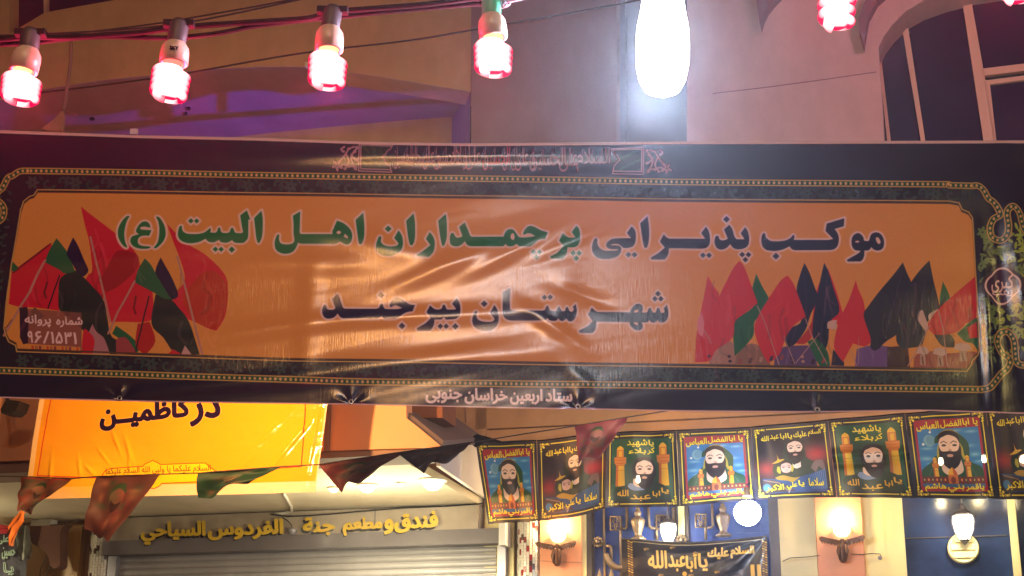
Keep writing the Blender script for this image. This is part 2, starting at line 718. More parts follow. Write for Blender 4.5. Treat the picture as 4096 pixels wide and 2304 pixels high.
NAVY_L = [
    r1('1480,1140c 1500,1115 1700,1000 1760,945c 1650,930 1590,860 1572,760 1590,660 1640,600 1710,575 1770,600 1820,660 1838,725 1870,738 1925,735 1945,700 1965,630 2010,580 2090,560 2170,590 2230,670 2250,770 2235,870 2180,925 2100,940 2030,915 1985,870c 1950,920 1910,937 1845,940c 1840,1040 1810,1120 1765,1165c 1560,1167 1500,1165'),
    r1('1430,270c 1062,380c 1037,530c 1195,695c 1100,715c 390,712c 405,640 385,612 365,618 320,670 250,710 150,735 0,742 -96,730 -166,680 -191,640 -198,595 -226,572 -256,595 -278,660 -281,760 -256,850 -186,920 -96,940 0,945 130,925 230,885 300,848c 340,900 390,925 450,930c 1150,928c 1230,905 1290,840 1315,750 1318,680 1300,600 1260,530 1228,495c 1420,440c'),
    dia(r1, 20, 1051, 76),
    r2('1960,448c 1865,580c 1945,700c 1790,702c 1740,640 1700,500 1635,400c 1522,500c 1600,690c 1550,715 1480,725 1430,695 1410,640 1380,630 1350,645 1328,720 1330,800 1370,880 1430,915 1510,915 1590,875 1650,805c 1700,870 1760,905 1850,912 1950,890 2020,830 2045,740 2040,620 2010,520'),
    dia(r2, 1900, 1020, 62), dia(r2, 2028, 1022, 62), dia(r2, 1965, 1124, 62), dia(r2, 1577, 292, 72),
    r2('1150,445c 1050,580c 1135,695c 400,692c 340,665 283,600c 200,755c 300,880c 170,990 25,1080 20,1115 50,1128c 300,1130c 360,1050 385,970 388,897c 1050,905c 1150,890 1215,830 1238,730 1230,600 1200,510'),
    dia(r2, 1090, 1038, 62), dia(r2, 1215, 1038, 62),
    r3('2010,228c 1855,378c 1890,620 1925,830 1962,893 2010,850 2038,720 2045,560 2035,380'),
    r3('1680,438c 1580,578c 1665,685c 1350,688 1240,720 1170,780 1155,840 1190,890 1260,912 1400,918c 1380,935 1250,942 1120,940 1030,890 980,810 975,710 935,692 900,730 865,830 865,930 900,1020 980,1090 1120,1117 1270,1105 1390,1060 1455,980 1470,910 1450,860 1400,835 1245,830c 1300,806 1400,812 1450,840 1510,890c 1600,890 1700,860 1750,790 1768,680 1765,570 1740,500'),
    dia(r3, 1615, 1025, 62), dia(r3, 1738, 1027, 62),
    s1('2365,510c 2280,590c 2300,690 2250,715 2210,700 2180,610 2140,585 2105,610 2080,690 2020,705 1980,660 1950,590 1920,585 1890,610 1860,690 1800,703 1720,700c 1750,620 1740,540 1690,490 1630,475 1550,500 1480,570 1430,650 1410,695c 600,688c 540,670 480,620 430,570c 335,760c 450,925c 330,1050 115,1165 105,1200 130,1230c 440,1240c 500,1180 540,1080 555,940c 1400,955c 1420,1030 1470,1100 1560,1155 1640,1168 1710,1145 1745,1080 1740,1020 1710,962c 1850,960 1915,900c 1960,950 2020,965 2080,950 2128,900c 2170,950 2240,968 2310,950 2370,880 2400,780 2400,660'),
    dia(s1, 2135, 225, 78), dia(s1, 2060, 352, 76), dia(s1, 2210, 352, 76),
    s2('980,160c 818,262c 825,450 828,690 860,770 930,825 1040,840c 1700,843c 1750,795c 1790,840 1850,852 1930,845 1970,798c 2020,845 2080,845 2145,798c 2180,845 2250,852 2310,800 2345,720 2358,620 2335,490c 2265,560c 2290,600 2260,650 2210,640 2180,580 2150,552 2125,580 2110,630 2060,645 2020,600 1985,550 1950,600 1920,640 1850,640 1800,620 1770,550 1740,532 1715,570 1690,620 1640,635c 1020,630c 985,600 978,500 982,300'),
    dia(s2, 1688, 360, 60), dia(s2, 1805, 358, 60),
    s2('655,515c 568,682c 660,805c 620,850 500,862 380,845 310,800 290,740 305,665 275,645 240,680 205,780 200,870 240,960 320,1020 430,1050 560,1050 660,1000 725,910 750,790 735,660 700,580'),
    dia(s2, 447, 490, 72),
    s3('1550,430c 1435,575c 1525,690c 1520,715c 1340,715 1300,690 1275,620 1240,595 1210,615 1190,680 1140,712 1060,715 1000,690 905,610c 820,780c 920,930c 800,1040 600,1160 590,1185 590,1205 610,1225c 915,1228c 970,1150 1005,1060 1015,965c 1185,962c 1240,905c 1290,965c 1500,950 1590,900 1635,820 1640,660 1610,530'),
    dia(s3, 1155, 1120, 72), dia(s3, 1295, 1120, 70), dia(s3, 1517, 1125, 82),
    s4('548,330c 410,455c 490,670c 450,710 350,715 295,690 265,610 225,600 190,650 170,760 195,860 250,925 330,947 420,930 490,890 548,815c 600,890 670,935 760,938c 1480,940 1540,930 1608,880c 1650,930 1720,945 1820,942 1950,935 2050,890 2150,820 2240,780 2360,765c 2418,600c 2300,585 2200,530 2100,460 2010,425 1920,435 1850,510 1805,590 1805,640 1835,660 1890,630 1940,612 2000,630 2100,680c 2000,700 1900,703 1720,700 1670,670 1640,590 1605,570 1570,600 1540,670 1480,695c 740,690c 680,665 640,560 600,440'),
    dia(s4, 1600, 368, 84), dia(s4, 2100, 1115, 84),
]
GREEN_L = [
    r3('542,430c 440,565c 520,675c 400,680 340,650 262,585c 182,740c 275,855c 150,985 15,1060 5,1085 30,1110c 260,1112c 330,1030 355,950 360,882c 480,880 560,850 605,780 620,680 615,560 590,480'),
    dia(r3, 478, 993, 61), dia(r3, 597, 993, 61), dia(r3, 537, 1098, 61),
    r4('1895,475c 1780,440 1680,385 1600,360 1540,380 1490,440 1468,495 1480,520 1510,510 1550,492 1600,500 1672,540c 1560,560 1420,560 1380,530 1340,470 1300,425 1245,415 1190,435 1150,490 1135,545c 590,545c 560,520 530,440 468,295c 368,375c 425,535c 390,555 330,560 300,530 280,490 240,482 215,530 208,610 225,680 280,712 350,715 420,680 468,628c 510,690 570,715 640,718c 1130,722c 1170,680c 1200,715 1260,725 1310,710 1358,680c 1400,722c 1580,720 1650,680 1740,610 1850,592c'),
    dia(r4, 1650, 815, 48), dia(r4, 1745, 815, 48), dia(r4, 1697, 898, 50),
    r4('140,150c 8,270c 40,520 75,690 98,710 130,670 160,560 162,400 158,250'),
    r5('1640,555c 1562,700c 1655,830c 1510,950 1385,1030 1375,1065c 1630,1078c 1710,990 1745,880 1748,750 1710,640'),
    r5('1312,165c 1155,322c 1180,560 1220,780 1262,843 1310,800 1340,680 1345,500 1338,330'),
    r5('1000,520c 908,685c 1000,800c 960,845 850,865 740,850 670,810 640,750 650,690 640,655 610,650 580,690 545,800 540,900 570,980 650,1035 780,1058 900,1045 1010,990 1075,910 1095,800 1085,680 1050,590'),
    dia(r5, 788, 493, 72),
    r5('275,150c 112,305c 140,520 180,780 215,825 250,800 290,690 300,560 298,400'),
    r6('845,135c 675,235c 690,440 690,620 708,760 700,820 650,865 540,880 430,860 385,810 370,740 380,680 345,650 310,700 275,800 270,900 295,990 370,1060 480,1095 600,1085 690,1040 750,960 785,880 790,850c 860,870c 1600,878c 1680,860 1730,822c 1790,860 1860,890 1920,885 1980,830 2005,730 2000,640 1960,550 1880,460 1780,390 1660,345c 1600,480 1590,520 1560,580 1560,655c 870,650c 835,620 835,500 840,300'),
    r7('2120,240c 1945,415c 1970,650 2000,900 2052,1005 2100,950 2140,830 2155,600 2150,400'),
    r7('1782,230c 1622,352c 1655,560 1690,740c 1660,765 1560,765 1510,750 1475,670 1440,638 1405,670 1380,740 1330,762 1240,762 1190,735 1165,650 1140,635 1110,660 1090,720 1050,757 940,750c 950,690 940,640c 880,690 800,750 680,785 520,790 400,780 320,740 285,680 280,610 250,595 215,630 190,720 185,830 220,910 290,970 420,1010 560,1008 700,975 825,908c 880,965 950,990 1030,985 1135,932c 1180,980 1260,995 1340,990 1440,938c 1490,985 1560,1000 1700,995 1780,930 1815,840 1820,600 1820,455c 1868,452c'),
    dia(r7, 485, 485, 68), dia(r7, 618, 487, 66), dia(r7, 1055, 1145, 68), dia(r7, 1187, 1147, 66), dia(r7, 1433, 1152, 78),
    r8('560,285 585,300 560,350 510,450 470,600 450,750 460,900 490,1020 520,1090 520,1125 480,1125 400,1060 320,940 275,800 275,660 320,530 400,400 500,300'),
    r8('1310,303 1285,310 1290,350 1330,430 1360,580 1360,780 1330,960 1280,1060 1230,1120 1240,1150 1290,1150 1380,1080 1480,960 1535,820 1535,660 1500,530 1430,400 1360,320'),
    r8('1000,430 1060,450 1110,500 1135,570 1135,605c 1060,590 980,575 900,585 868,615 900,645 1000,655 1170,665c 1105,818c 980,815 880,835 820,890 805,970 840,1040 930,1080 1080,1095 1130,1105 1140,1130 1080,1160 950,1168 800,1150 680,1090 610,1000 605,920 640,840 720,800 825,775c 770,730 750,680 780,600 840,510 920,445'),
]
COUNTERS = [
    r1('1647,753 1695,731 1743,756 1695,775'), r1('2078,680 2110,660 2150,695 2175,760 2155,800 2115,790 2085,735'),
    r4('1252,545 1275,492 1310,500 1325,560 1305,608 1265,590'),
    r6('1648,620 1703,578 1758,618 1703,662'), r6('1840,648c 1905,710 1895,755 1808,715c'),
    s1('1500,705c 1540,650 1600,632 1638,660 1610,700'), s1('1495,955c 1600,960 1632,1000 1600,1028 1540,1010'),
]


def rounded(P, n=4):
    """Smooth an outline except at its sharp tips."""
    P = np.array(P, float)
    tk = []
    for i in range(len(P)):
        a, b = P[i - 1] - P[i], P[(i + 1) % len(P)] - P[i]
        cs = (a @ b) / (np.hypot(*a) * np.hypot(*b) + 1e-9)
        tk.append('%.2f,%.2f%s' % (P[i][0], P[i][1], 'c' if cs > -0.35 else ''))
    return spline(tk, n)


def draw_banner():
    c = Canvas(BW, BH, banner_tf, (24, 15, 38))
    K = BK * 0.001 * 1.02          # texels per photograph pixel
    GOLD, DGOLD, BEAD = (196, 150, 78), (120, 88, 40), (36, 74, 44)
    # floral band between the bead line and the panel
    outer = [(-420, 1478), (-420, 690), (60, 692), (118, 683), (1400, 706), (2700, 727), (3796, 742), (3890, 745), (3938, 775), (3961, 815), (3993, 860), (4010, 900), (4150, 900), (4420, 905), (4420, 1440), (4096, 1450), (4036, 1440), (4010, 1475), (3980, 1500), (3920, 1556), (2700, 1540), (1400, 1527), (0, 1480)]
    c.fill(np.array(outer), (27, 22, 36))
    PET, LEAF = (50, 64, 58), (44, 58, 52)

    def flower(x, y, s, col, rot=0.0):
        for k in range(6):
            a = rot + k * math.pi / 3
            c.ell(x + math.cos(a) * 15 * s, y + math.sin(a) * 15 * s, 12 * s, 7 * s, col, 0.95, a)
        c.ell(x, y, 4 * s, 4 * s, (27, 22, 36))

    def curl(x, y, s, col, sg=1, rot=0.0):
        pts = []
        for k in range(12):
            a = k / 11 * 4.2
            r = s * (26 - 16 * k / 11)
            pts.append((x + sg * r * math.cos(a + rot), y + r * math.sin(a + rot)))
        c.stroke(pts, 3.4 * s * K * 1.6, col)
        c.ell(pts[-1][0], pts[-1][1], 8 * s, 7 * s, col)
        c.ell(pts[3][0] + 6 * sg, pts[3][1] + 4, 11 * s, 5 * s, col, 1, 0.8 * sg)
    ty = curve_y([(0, 728), (1400, 746), (2700, 765), (3796, 778)])
    by = curve_y([(0, 1440), (1400, 1480), (2700, 1500), (3900, 1516)])
    for row, y0 in ((ty, 0), (by, 0)):
        x = 130 if row is ty else 90
        k = 0
        while x < 3860:
            flower(x, row(x), 1.05, PET, k)
            curl(x + 62, row(x) + 4, 0.95, LEAF, 1, 0.4)
            curl(x + 118, row(x) - 3, 0.95, LEAF, -1, 2.2)
            for q in (34, 88, 146):
                c.ell(x + q, row(x) + (18 if q == 88 else -17), 11, 5, LEAF, 1, 0.7 * (1 if q % 4 else -1))
            x += 172
            k += 1
    for i in range(64):      # left end
        x, y = 5 + 50 * math.sin(i * 2.4) * 0.6, 760 + i * 10.6
        xr = 15 - (y - 760) * 0.09 + 26 * math.sin(i * 1.9)
        c.ell(xr, y, 12, 5, LEAF, 1, i * 0.9)
    # right end: bright green scroll work
    LG, LG2 = (150, 164, 60), (104, 124, 66)
    GR = []
    q = random.Random(5)
    while len(GR) < 330:
        p = (q.uniform(3925, 4415), q.uniform(905, 1440))
        if all(math.hypot(p[0] - a, p[1] - b) > 17 for a, b in GR): GR.append(p)
    for i in range(330):
        x, y = GR[i]
        col = LG if x > 4000 else LG2
        if math.hypot((x - 4004) / 80, (y - 1143) / 90) < 1: continue
        a = q.uniform(0, 6.3)
        c.ell(x, y, 15, 6, col, 1, a)
        if i % 3 == 0:
            curl(x, y, 0.75, col, 1 if i % 2 else -1, a)
        if i % 11 == 0:
            flower(x, y, 0.9, LG2, a)
    # corners outside the band stay black
    BK0 = (24, 15, 38)
    c.fill(np.array([(3990, 700), (4700, 560), (4700, 905), (4400, 905), (4096, 935), (4080, 860), (4060, 828), (4040, 830), (4020, 850), (4000, 880), (3965, 800), (3930, 750)]), BK0)
    c.fill(np.array([(3930, 1570), (4000, 1500), (4040, 1440), (4060, 1450), (4096, 1462), (4420, 1450), (4700, 1700), (3900, 1700)]), BK0)
    c.ell(3998, 912, 24, 40, BK0)
    c.ell(4024, 1370, 26, 36, BK0)
    # panel
    top = [(150, 768), (1200, 781), (2600, 803), (3796, 814), (3836, 821), (3847, 846), (3875, 858), (3889, 880), (3891, 901)]
    right = [(3918, 1389), (3910, 1413), (3890, 1432), (3882, 1455), (3867, 1476)]
    bot = [(2600, 1456), (1200, 1436), (67, 1397), (63, 1373), (35, 1358), (24, 1334), (16, 1303)]
    left = [(30, 1160), (83, 846), (87, 838), (94, 815), (118, 795), (135, 790)]
    panel = np.array(top + right + bot + left, float)
    c.fill(panel, (212, 136, 56))
    # flags printed on the left
    RED, RED2, GRN, DG, NV, PL = (196, 22, 40), (170, 26, 22), (22, 88, 50), (24, 36, 32), (22, 16, 50), (176, 120, 104)
    z3 = lambda L: pts_at(L, 0, 500, .787)
    def sm(L, col, z, al=1.0): c.fill(spline(['%g,%gc' % p for p in L]) * 1.0 if False else z(L), col, al)
    for L, col in [
        ([(60, 750), (80, 735), (255, 605), (320, 680), (335, 860), (300, 945), (180, 930), (100, 925), (46, 910)], RED),
        ([(240, 612), (262, 606), (90, 742), (62, 752)], (120, 16, 26)),
        ([(540, 850), (700, 705), (760, 760), (780, 960), (740, 1000), (640, 1000), (560, 1000), (540, 930)], RED),
        ([(690, 708), (712, 704), (585, 815), (560, 830)], (130, 16, 26)),
        ([(412, 415), (455, 450), (540, 515), (600, 560), (650, 600), (690, 650), (708, 690), (700, 730), (640, 800), (570, 850), (530, 880), (490, 878), (440, 840), (428, 800), (450, 760), (470, 735), (455, 600), (430, 500)], RED),
        ([(600, 640), (690, 655), (707, 700), (680, 750), (600, 820), (540, 850), (500, 800), (560, 700)], (150, 18, 24)),
        ([(850, 505), (905, 560), (960, 610), (1030, 650), (1090, 700), (1135, 750), (1156, 800), (1156, 900), (1140, 980), (1100, 1046), (1050, 1030), (990, 1000), (930, 975), (885, 920), (880, 880), (905, 840), (940, 780), (915, 680), (880, 590)], RED),
        ([(980, 800), (1040, 745), (1100, 750), (1150, 810), (1154, 900), (1135, 980), (1098, 1042), (1020, 1015), (960, 960), (930, 870)], (176, 40, 14)),
        ([(330, 760), (380, 740), (410, 760), (470, 820), (530, 900), (560, 1060), (600, 1100), (610, 1165), (540, 1165), (440, 1060), (330, 960), (300, 930), (300, 800)], DG),
        ([(288, 576), (320, 615), (350, 660), (382, 745), (330, 755), (300, 735), (230, 700), (250, 640)], GRN),
        ([(372, 572), (395, 610), (430, 690), (450, 740), (425, 770), (395, 750), (360, 690), (340, 650)], NV),
        ([(818, 675), (840, 715), (875, 780), (905, 860), (880, 885), (850, 880), (800, 800), (790, 740)], NV),
        ([(790, 860), (860, 880), (905, 925), (960, 1000), (1015, 1165), (900, 1168), (830, 1080), (770, 1010)], DG),
        ([(738, 680), (770, 715), (800, 770), (870, 885), (830, 880), (780, 850), (685, 800), (700, 740)], GRN),
        ([(60, 690), (95, 725), (75, 745), (58, 740)], GRN),
        ([(180, 930), (225, 970), (170, 1010), (120, 965)], (22, 60, 44)),
        ([(590, 1020), (660, 1070), (720, 1130), (690, 1165), (640, 1110), (570, 1060)], GRN),
        ([(470, 1010), (490, 1050), (530, 1085), (560, 1165), (430, 1165), (450, 1060)], (168, 110, 110)),
        ([(425, 1045), (440, 1040), (480, 1090), (470, 1165), (412, 1165)], RED),
        ([(590, 1090), (640, 1080), (700, 1165), (590, 1165)], (150, 60, 60)),
        ([(700, 1010), (760, 1000), (790, 1100), (740, 1168), (690, 1120)], RED2),
        ([(850, 1168), (880, 1140), (930, 1168)], RED), ([(920, 1168), (940, 1120), (975, 1168)], (190, 140, 130)),
    ]:
        c.fill(rounded(z3(L)), col)
    for L, r, col in [([(232, 690), (190, 760), (150, 850), (95, 940), (20, 1070)], 8, PL), ([(460, 570), (505, 760), (560, 1000)], 7, PL), ([(684, 795), (600, 950), (550, 1060)], 7, PL),
                      ([(902, 670), (955, 880), (1028, 1165)], 7, PL), ([(303, 765), (272, 850), (246, 932)], 4.5, (30, 20, 24)), ([(757, 870), (735, 960), (690, 1150)], 4.5, (30, 20, 24)),
                      ([(60, 990), (32, 1030)], 3, (90, 40, 30)), ([(240, 800), (225, 850), (235, 880)], 6, (110, 20, 24)), ([(690, 870), (680, 930), (690, 960)], 6, (110, 20, 24))]:
        c.stroke(z3(L), r * K * 0.62, col)
    c.fill(z3([(100, 930), (140, 925), (152, 1000), (142, 1110), (118, 1114), (102, 1080)]), (46, 20, 40))
    c.fill(z3([(143, 935), (415, 955), (415, 1130), (143, 1112)]), (128, 70, 62), 0.86)
    for k in range(14):
        x = 160 + k * 19
        c.fill(z3([(x, 1120 + k * 0.8), (x + 13, 1121 + k * .8), (x + 13, 1140 + k * .8), (x, 1139 + k * .8)]), [(190, 60, 40), (150, 90, 60), (120, 40, 60), (200, 120, 60)][k % 4], .8)
    WH = (226, 186, 176)
    c.text('شماره', (226, 1266, 329, 1308, 0), WH, bold=0.9)
    c.text('پروانه', (100, 1259, 203, 1306, 2), WH, bold=0.9)
    # digits in reading order: ninety-six / fifteen thirty-one
    x = 112
    for ch, w in (('۹', 19), ('۶', 26), ('/', 22), ('۱', 11), ('۵', 26), ('۳', 27), ('۱', 12)):
        loops = fit(glyphs(ch), (x, 1325 + (x - 110) * .03, x + w, 1370 + (x - 110) * .03, 0))
        for l in loops: c.stroke(l, 1.0, WH, closed=True)
        c.fill(loops, WH)
        x += w + 8.5
    # flags printed on the right
    z5 = lambda L: pts_at(L, 2600, 500, .787)
    BEI = (196, 158, 140)
    for L, col in [
        ([(300, 1215), (310, 1160), (380, 1085), (430, 1120), (440, 1218)], (160, 110, 90)),
        ([(430, 1215), (450, 1150), (520, 1110), (600, 1160), (610, 1222)], (130, 90, 70)),
        ([(630, 1225), (640, 1150), (700, 1125), (830, 1120), (850, 1225)], (84, 56, 96)),
        ([(1040, 1230), (1050, 1140), (1130, 1120), (1240, 1130), (1250, 1232)], (104, 70, 124)),
        ([(1205, 1130), (1310, 1120), (1320, 1232), (1205, 1232)], (60, 26, 34)),
        ([(905, 730), (945, 840), (980, 960), (1000, 1030), (930, 1010), (820, 1010), (850, 830)], RED),
        ([(293, 768), (330, 830), (352, 870), (345, 1000), (380, 1085), (330, 1150), (300, 1200), (228, 1205), (238, 1050), (268, 900)], RED),
        ([(540, 755), (570, 820), (612, 905), (575, 960), (530, 1000), (520, 1080), (430, 1175), (428, 1000), (520, 930), (516, 850)], GRN),
        ([(455, 690), (478, 720), (505, 790), (547, 905), (500, 945), (450, 980), (428, 1010), (420, 1080), (340, 1140), (310, 1155), (335, 1000), (350, 880), (390, 790), (425, 725)], RED),
        ([(785, 700), (810, 750), (835, 820), (852, 880), (815, 965), (790, 1040), (740, 1110), (700, 1132), (678, 1070), (720, 1030), (770, 990), (745, 850), (760, 770)], NV),
        ([(700, 765), (730, 810), (765, 900), (792, 975), (730, 1020), (690, 1080), (655, 1170), (600, 1210), (565, 1150), (530, 1040), (555, 960), (610, 870), (665, 790)], RED),
        ([(740, 1110), (800, 1040), (835, 970), (830, 1060), (790, 1110)], RED2),
        ([(885, 700), (905, 740), (932, 830), (962, 945), (915, 1000), (905, 1100), (880, 1165), (830, 1090), (828, 1000), (850, 860)], NV),
        ([(800, 1100), (850, 1090), (900, 1150), (915, 1222), (860, 1222)], GRN),
        ([(930, 1140), (980, 1195), (985, 1225), (920, 1222)], (30, 20, 50)),
        ([(1045, 790), (1060, 840), (1085, 900), (1100, 1000), (1128, 1100), (1090, 1125), (1030, 1110), (980, 1205), (935, 1130), (960, 1000), (1010, 890)], RED),
        ([(1285, 698), (1305, 750), (1332, 830), (1320, 1000), (1260, 1060), (1200, 1100), (1150, 1145), (1120, 1130), (1120, 1080), (1085, 970), (1110, 920), (1170, 840), (1230, 770)], (28, 18, 44)),
        ([(1420, 688), (1440, 790), (1468, 940), (1410, 1000), (1385, 1110), (1330, 1132), (1275, 1130), (1250, 1075), (1280, 900), (1320, 810), (1370, 740)], (28, 18, 44)),
        ([(1488, 795), (1525, 885), (1490, 925), (1470, 900)], GRN), ([(1500, 870), (1500, 920), (1470, 940), (1468, 920)], NV),
        ([(1365, 950), (1385, 940), (1415, 1030), (1400, 1050), (1360, 990)], BEI), ([(1415, 965), (1462, 935), (1450, 990), (1420, 1000)], BEI),
        ([(1430, 1040), (1500, 1050), (1545, 1090), (1545, 1130), (1480, 1120)], (40, 20, 44)),
        ([(1652, 770), (1656, 980), (1610, 1005), (1560, 1050), (1480, 1068), (1430, 1055), (1413, 1010), (1470, 930), (1560, 850)], RED),
        ([(1560, 1060), (1640, 990), (1665, 1000), (1668, 1150), (1640, 1110), (1600, 1100)], GRN), ([(1610, 1030), (1660, 1000), (1664, 1080), (1625, 1085)], RED),
        ([(1340, 1232), (1350, 1170), (1430, 1150), (1520, 1160), (1640, 1150), (1665, 1170), (1650, 1200), (1600, 1236)], (150, 62, 54)),
        ([(900, 1035), (905, 1000), (950, 990), (945, 1040)], BEI), ([(240, 1000), (262, 950), (275, 1010), (268, 1075), (245, 1060)], (210, 110, 120)),
    ]:
        c.fill(rounded(z5(L)), col)
    for cx, cy, s in ((1385, 1150, 34), (1475, 1155, 38), (1590, 1130, 46)):
        c.fill(z5([(cx - s, cy + 8), (cx - s * .8, cy - 18), (cx - s * .2, cy - 24), (cx + s * .6, cy - 20), (cx + s, cy + 6), (cx + s * .3, cy + 20)]), BEI)
        c.fill(z5([(cx - s * .4, cy + 18), (cx + s * .4, cy + 18), (cx + s * .45, cy + 70), (cx - s * .4, cy + 72)]), (170, 126, 110))
        c.stroke(z5([(cx - s * .1, cy + 30), (cx + s * .1, cy + 66)]), 1.4, (90, 40, 40))
    for k in range(26):
        x = 300 + (k * 53) % 640
        c.ell(*z5([(x, 1175 + (k * 31) % 36)])[0], 7, 6, [(70, 40, 40), (170, 120, 100), (50, 30, 50), (140, 60, 60)][k % 4])
    for L, r in [([(545, 920), (590, 1020), (655, 1218)], 3.6), ([(790, 985), (820, 1070), (900, 1215)], 3), ([(275, 1040), (310, 1110)], 3), ([(1465, 940), (1490, 1040), (1510, 1225)], 4), ([(1420, 1020), (1370, 1120), (1310, 1225)], 3.6),
                 ([(680, 1075), (735, 1215)], 2.6), ([(860, 1060), (820, 1110), (740, 1210)], 2.6), ([(1020, 1150), (1050, 1225)], 2.6), ([(1060, 1080), (1058, 1215)], 2)]:
        c.stroke(z5(L), r * K * 0.62, (176, 126, 112))
    # thin shades printed inside the flags
    for L in ([(400, 860), (412, 980), (440, 960)], [(780, 760), (795, 900), (790, 970)], [(1280, 760), (1240, 900), (1200, 1040)], [(1400, 780), (1380, 900), (1340, 1060)], [(900, 760), (890, 900), (870, 1060)]):
        c.stroke(z5(L), 2.0, (60, 40, 70) if L[0][0] > 700 else (220, 60, 80), .5)
    # cloth folds printed inside the flags
    q = random.Random(11)
    for x0, y0, x1, y1 in ((80, 1060, 420, 1240), (360, 900, 560, 1180), (720, 1020, 900, 1300), (2800, 1120, 3020, 1400), (3040, 1150, 3200, 1420), (3240, 1100, 3340, 1350), (3480, 1120, 3740, 1360), (3740, 1180, 3900, 1320)):
        for k in range(9):
            x, y = q.uniform(x0, x1), q.uniform(y0, y1)
            L = open_spline([(x, y), (x + q.uniform(-20, 20), y + 50), (x + q.uniform(-40, 40), y + q.uniform(70, 130))], 5)
            c.stroke(L, q.uniform(3, 7) * K, (8, 4, 14) if k % 2 else (255, 150, 140), .13)
    # panel edge lines
    c.stroke(panel, 3.2 * K, (74, 48, 30), closed=True)
    c.stroke(panel + np.array([0, -9]) * (panel[:, 1:] < 1100) + np.array([0, 9]) * (panel[:, 1:] >= 1100), 2.6 * K, GOLD, closed=True)
    # bead border
    zr = lambda L: pts_at(L, 3750, 680, .635)
    arms = [open_spline([(-420, 676), (-60, 760), (0, 760), (31, 712), (52, 702), (79, 685), (118, 683)], 6),
            np.array([(118, 683), (1400, 706), (2700, 727), (3796, 738)]),
            np.array([(3796, 742), (3896, 744)]),
            open_spline(zr([(236, 98), (262, 104), (290, 130), (318, 180), (345, 200), (372, 235), (390, 285), (350, 312), (330, 365), (340, 420), (390, 447), (430, 420), (440, 360), (432, 270), (470, 235), (508, 275), (528, 350), (560, 410), (640, 420), (760, 430), (1000, 380), (1500, 300)]), 6),
            np.array([(-420, 1468), (0, 1481), (1400, 1527), (2600, 1541), (3922, 1558)]),
            open_spline(zr([(270, 1383), (320, 1375), (352, 1345), (400, 1285), (440, 1250), (456, 1195), (405, 1150), (375, 1085), (395, 1030), (440, 1020), (478, 1070), (488, 1150), (500, 1215), (560, 1232), (700, 1200), (1000, 1230), (1500, 1300)]), 6),
            open_spline([(-60, 800), (-20, 800), (8, 820), (16, 846), (8, 874), (-20, 892), (-60, 900)], 6)]
    for A in arms:
        c.stroke(A, 15.5 * K, DGOLD)
        c.stroke(A, 14 * K, GOLD)
        c.stroke(A, 9.5 * K, BEAD)
    for A in arms:
        T = np.cumsum(np.r_[0, np.hypot(*np.diff(A, axis=0).T)])
        for q in np.arange(6, T[-1], 20.5):
            x, y = np.interp(q, T, A[:, 0]), np.interp(q, T, A[:, 1])
            if -60 < x < 4350:
                c.ell(x, y, 5.2, 6.2, (206, 160, 96))
    # medallion on the right
    th = np.linspace(0, 2 * np.pi, 64, endpoint=False)
    def quat(rx, ry): return np.stack([4006 + rx * np.cos(th) * (0.86 + 0.16 * np.abs(np.cos(2 * th)) ** 1.5), 1146 + ry * np.sin(th) * (0.86 + 0.16 * np.abs(np.cos(2 * th)) ** 1.5)], 1)
    c.fill(quat(84, 88), (60, 40, 48))
    c.fill(quat(70, 74), (230, 190, 170))
    c.fill(quat(62, 66), (62, 22, 52))
    c.text('زینب', (3968, 1164, 4046, 1188), (236, 196, 176), bold=0.8)
    c.text('کبری', (3964, 1100, 4048, 1172), (236, 196, 176), bold=0.8)
    # calligraphy in the upper border
    FR = (168, 118, 122)
    c.fill(np.array([(1447, 580), (1560, 582), (1540, 612), (1530, 627), (1542, 646), (1556, 676), (1447, 672)]), (30, 46, 34))
    c.fill(np.array([(2456, 596), (2568, 590), (2568, 690), (2450, 690), (2464, 652), (2478, 640), (2466, 624)]), (30, 48, 46))
    for k in range(40):
        c.ell(1455 + (k * 37) % 85, 588 + (k * 23) % 78, 5, 4, (50, 70, 40))
        c.ell(2476 + (k * 37) % 85, 600 + (k * 23) % 82, 5, 4, (48, 76, 66))
    for A in ([(1572, 577), (1437, 573), (1434, 683), (1566, 688)], [(1565, 584), (1444, 580), (1442, 674), (1558, 678)], [(1572, 577), (1562, 596), (1548, 606), (1542, 618), (1530, 627), (1540, 640), (1545, 655), (1560, 664), (1566, 688)],
              [(2446, 596), (2575, 590), (2573, 697), (2450, 695)], [(2454, 600), (2567, 597), (2566, 686), (2452, 684)], [(2446, 596), (2456, 616), (2468, 622), (2478, 641), (2466, 652), (2456, 664), (2450, 695)]):
        c.stroke(A, 2.3 * K * 1.3, FR)
    for sx, ox in ((1, 1335), (-1, 2680)):
        oy = 578 if sx > 0 else 590
        for L in ([(20, 70), (40, 50), (60, 20), (80, 10)], [(90, 100), (70, 60), (80, 30), (95, 15)], [(10, 95), (35, 80), (60, 85), (90, 90)], [(50, 40), (60, 70), (45, 95)], [(88, 30), (70, 45), (92, 66)], [(40, 30), (30, 20), (42, 10)]):
            c.stroke(open_spline([(ox + sx * x, oy + y) for x, y in L], 5), 3.2 * K * 1.4, FR)
        for x, y in ((20, 70), (38, 28), (60, 18), (92, 12), (86, 96), (60, 88), (45, 96), (72, 52), (30, 92), (93, 62)):
            c.ell(ox + sx * x, oy + y, 7, 6, FR)
        for k in range(5):
            a = k * 1.257 + 0.3
            c.ell(ox + sx * (14 + 13 * math.cos(a)), oy + 84 + 13 * math.sin(a), 11, 5, FR, 1, a * sx)
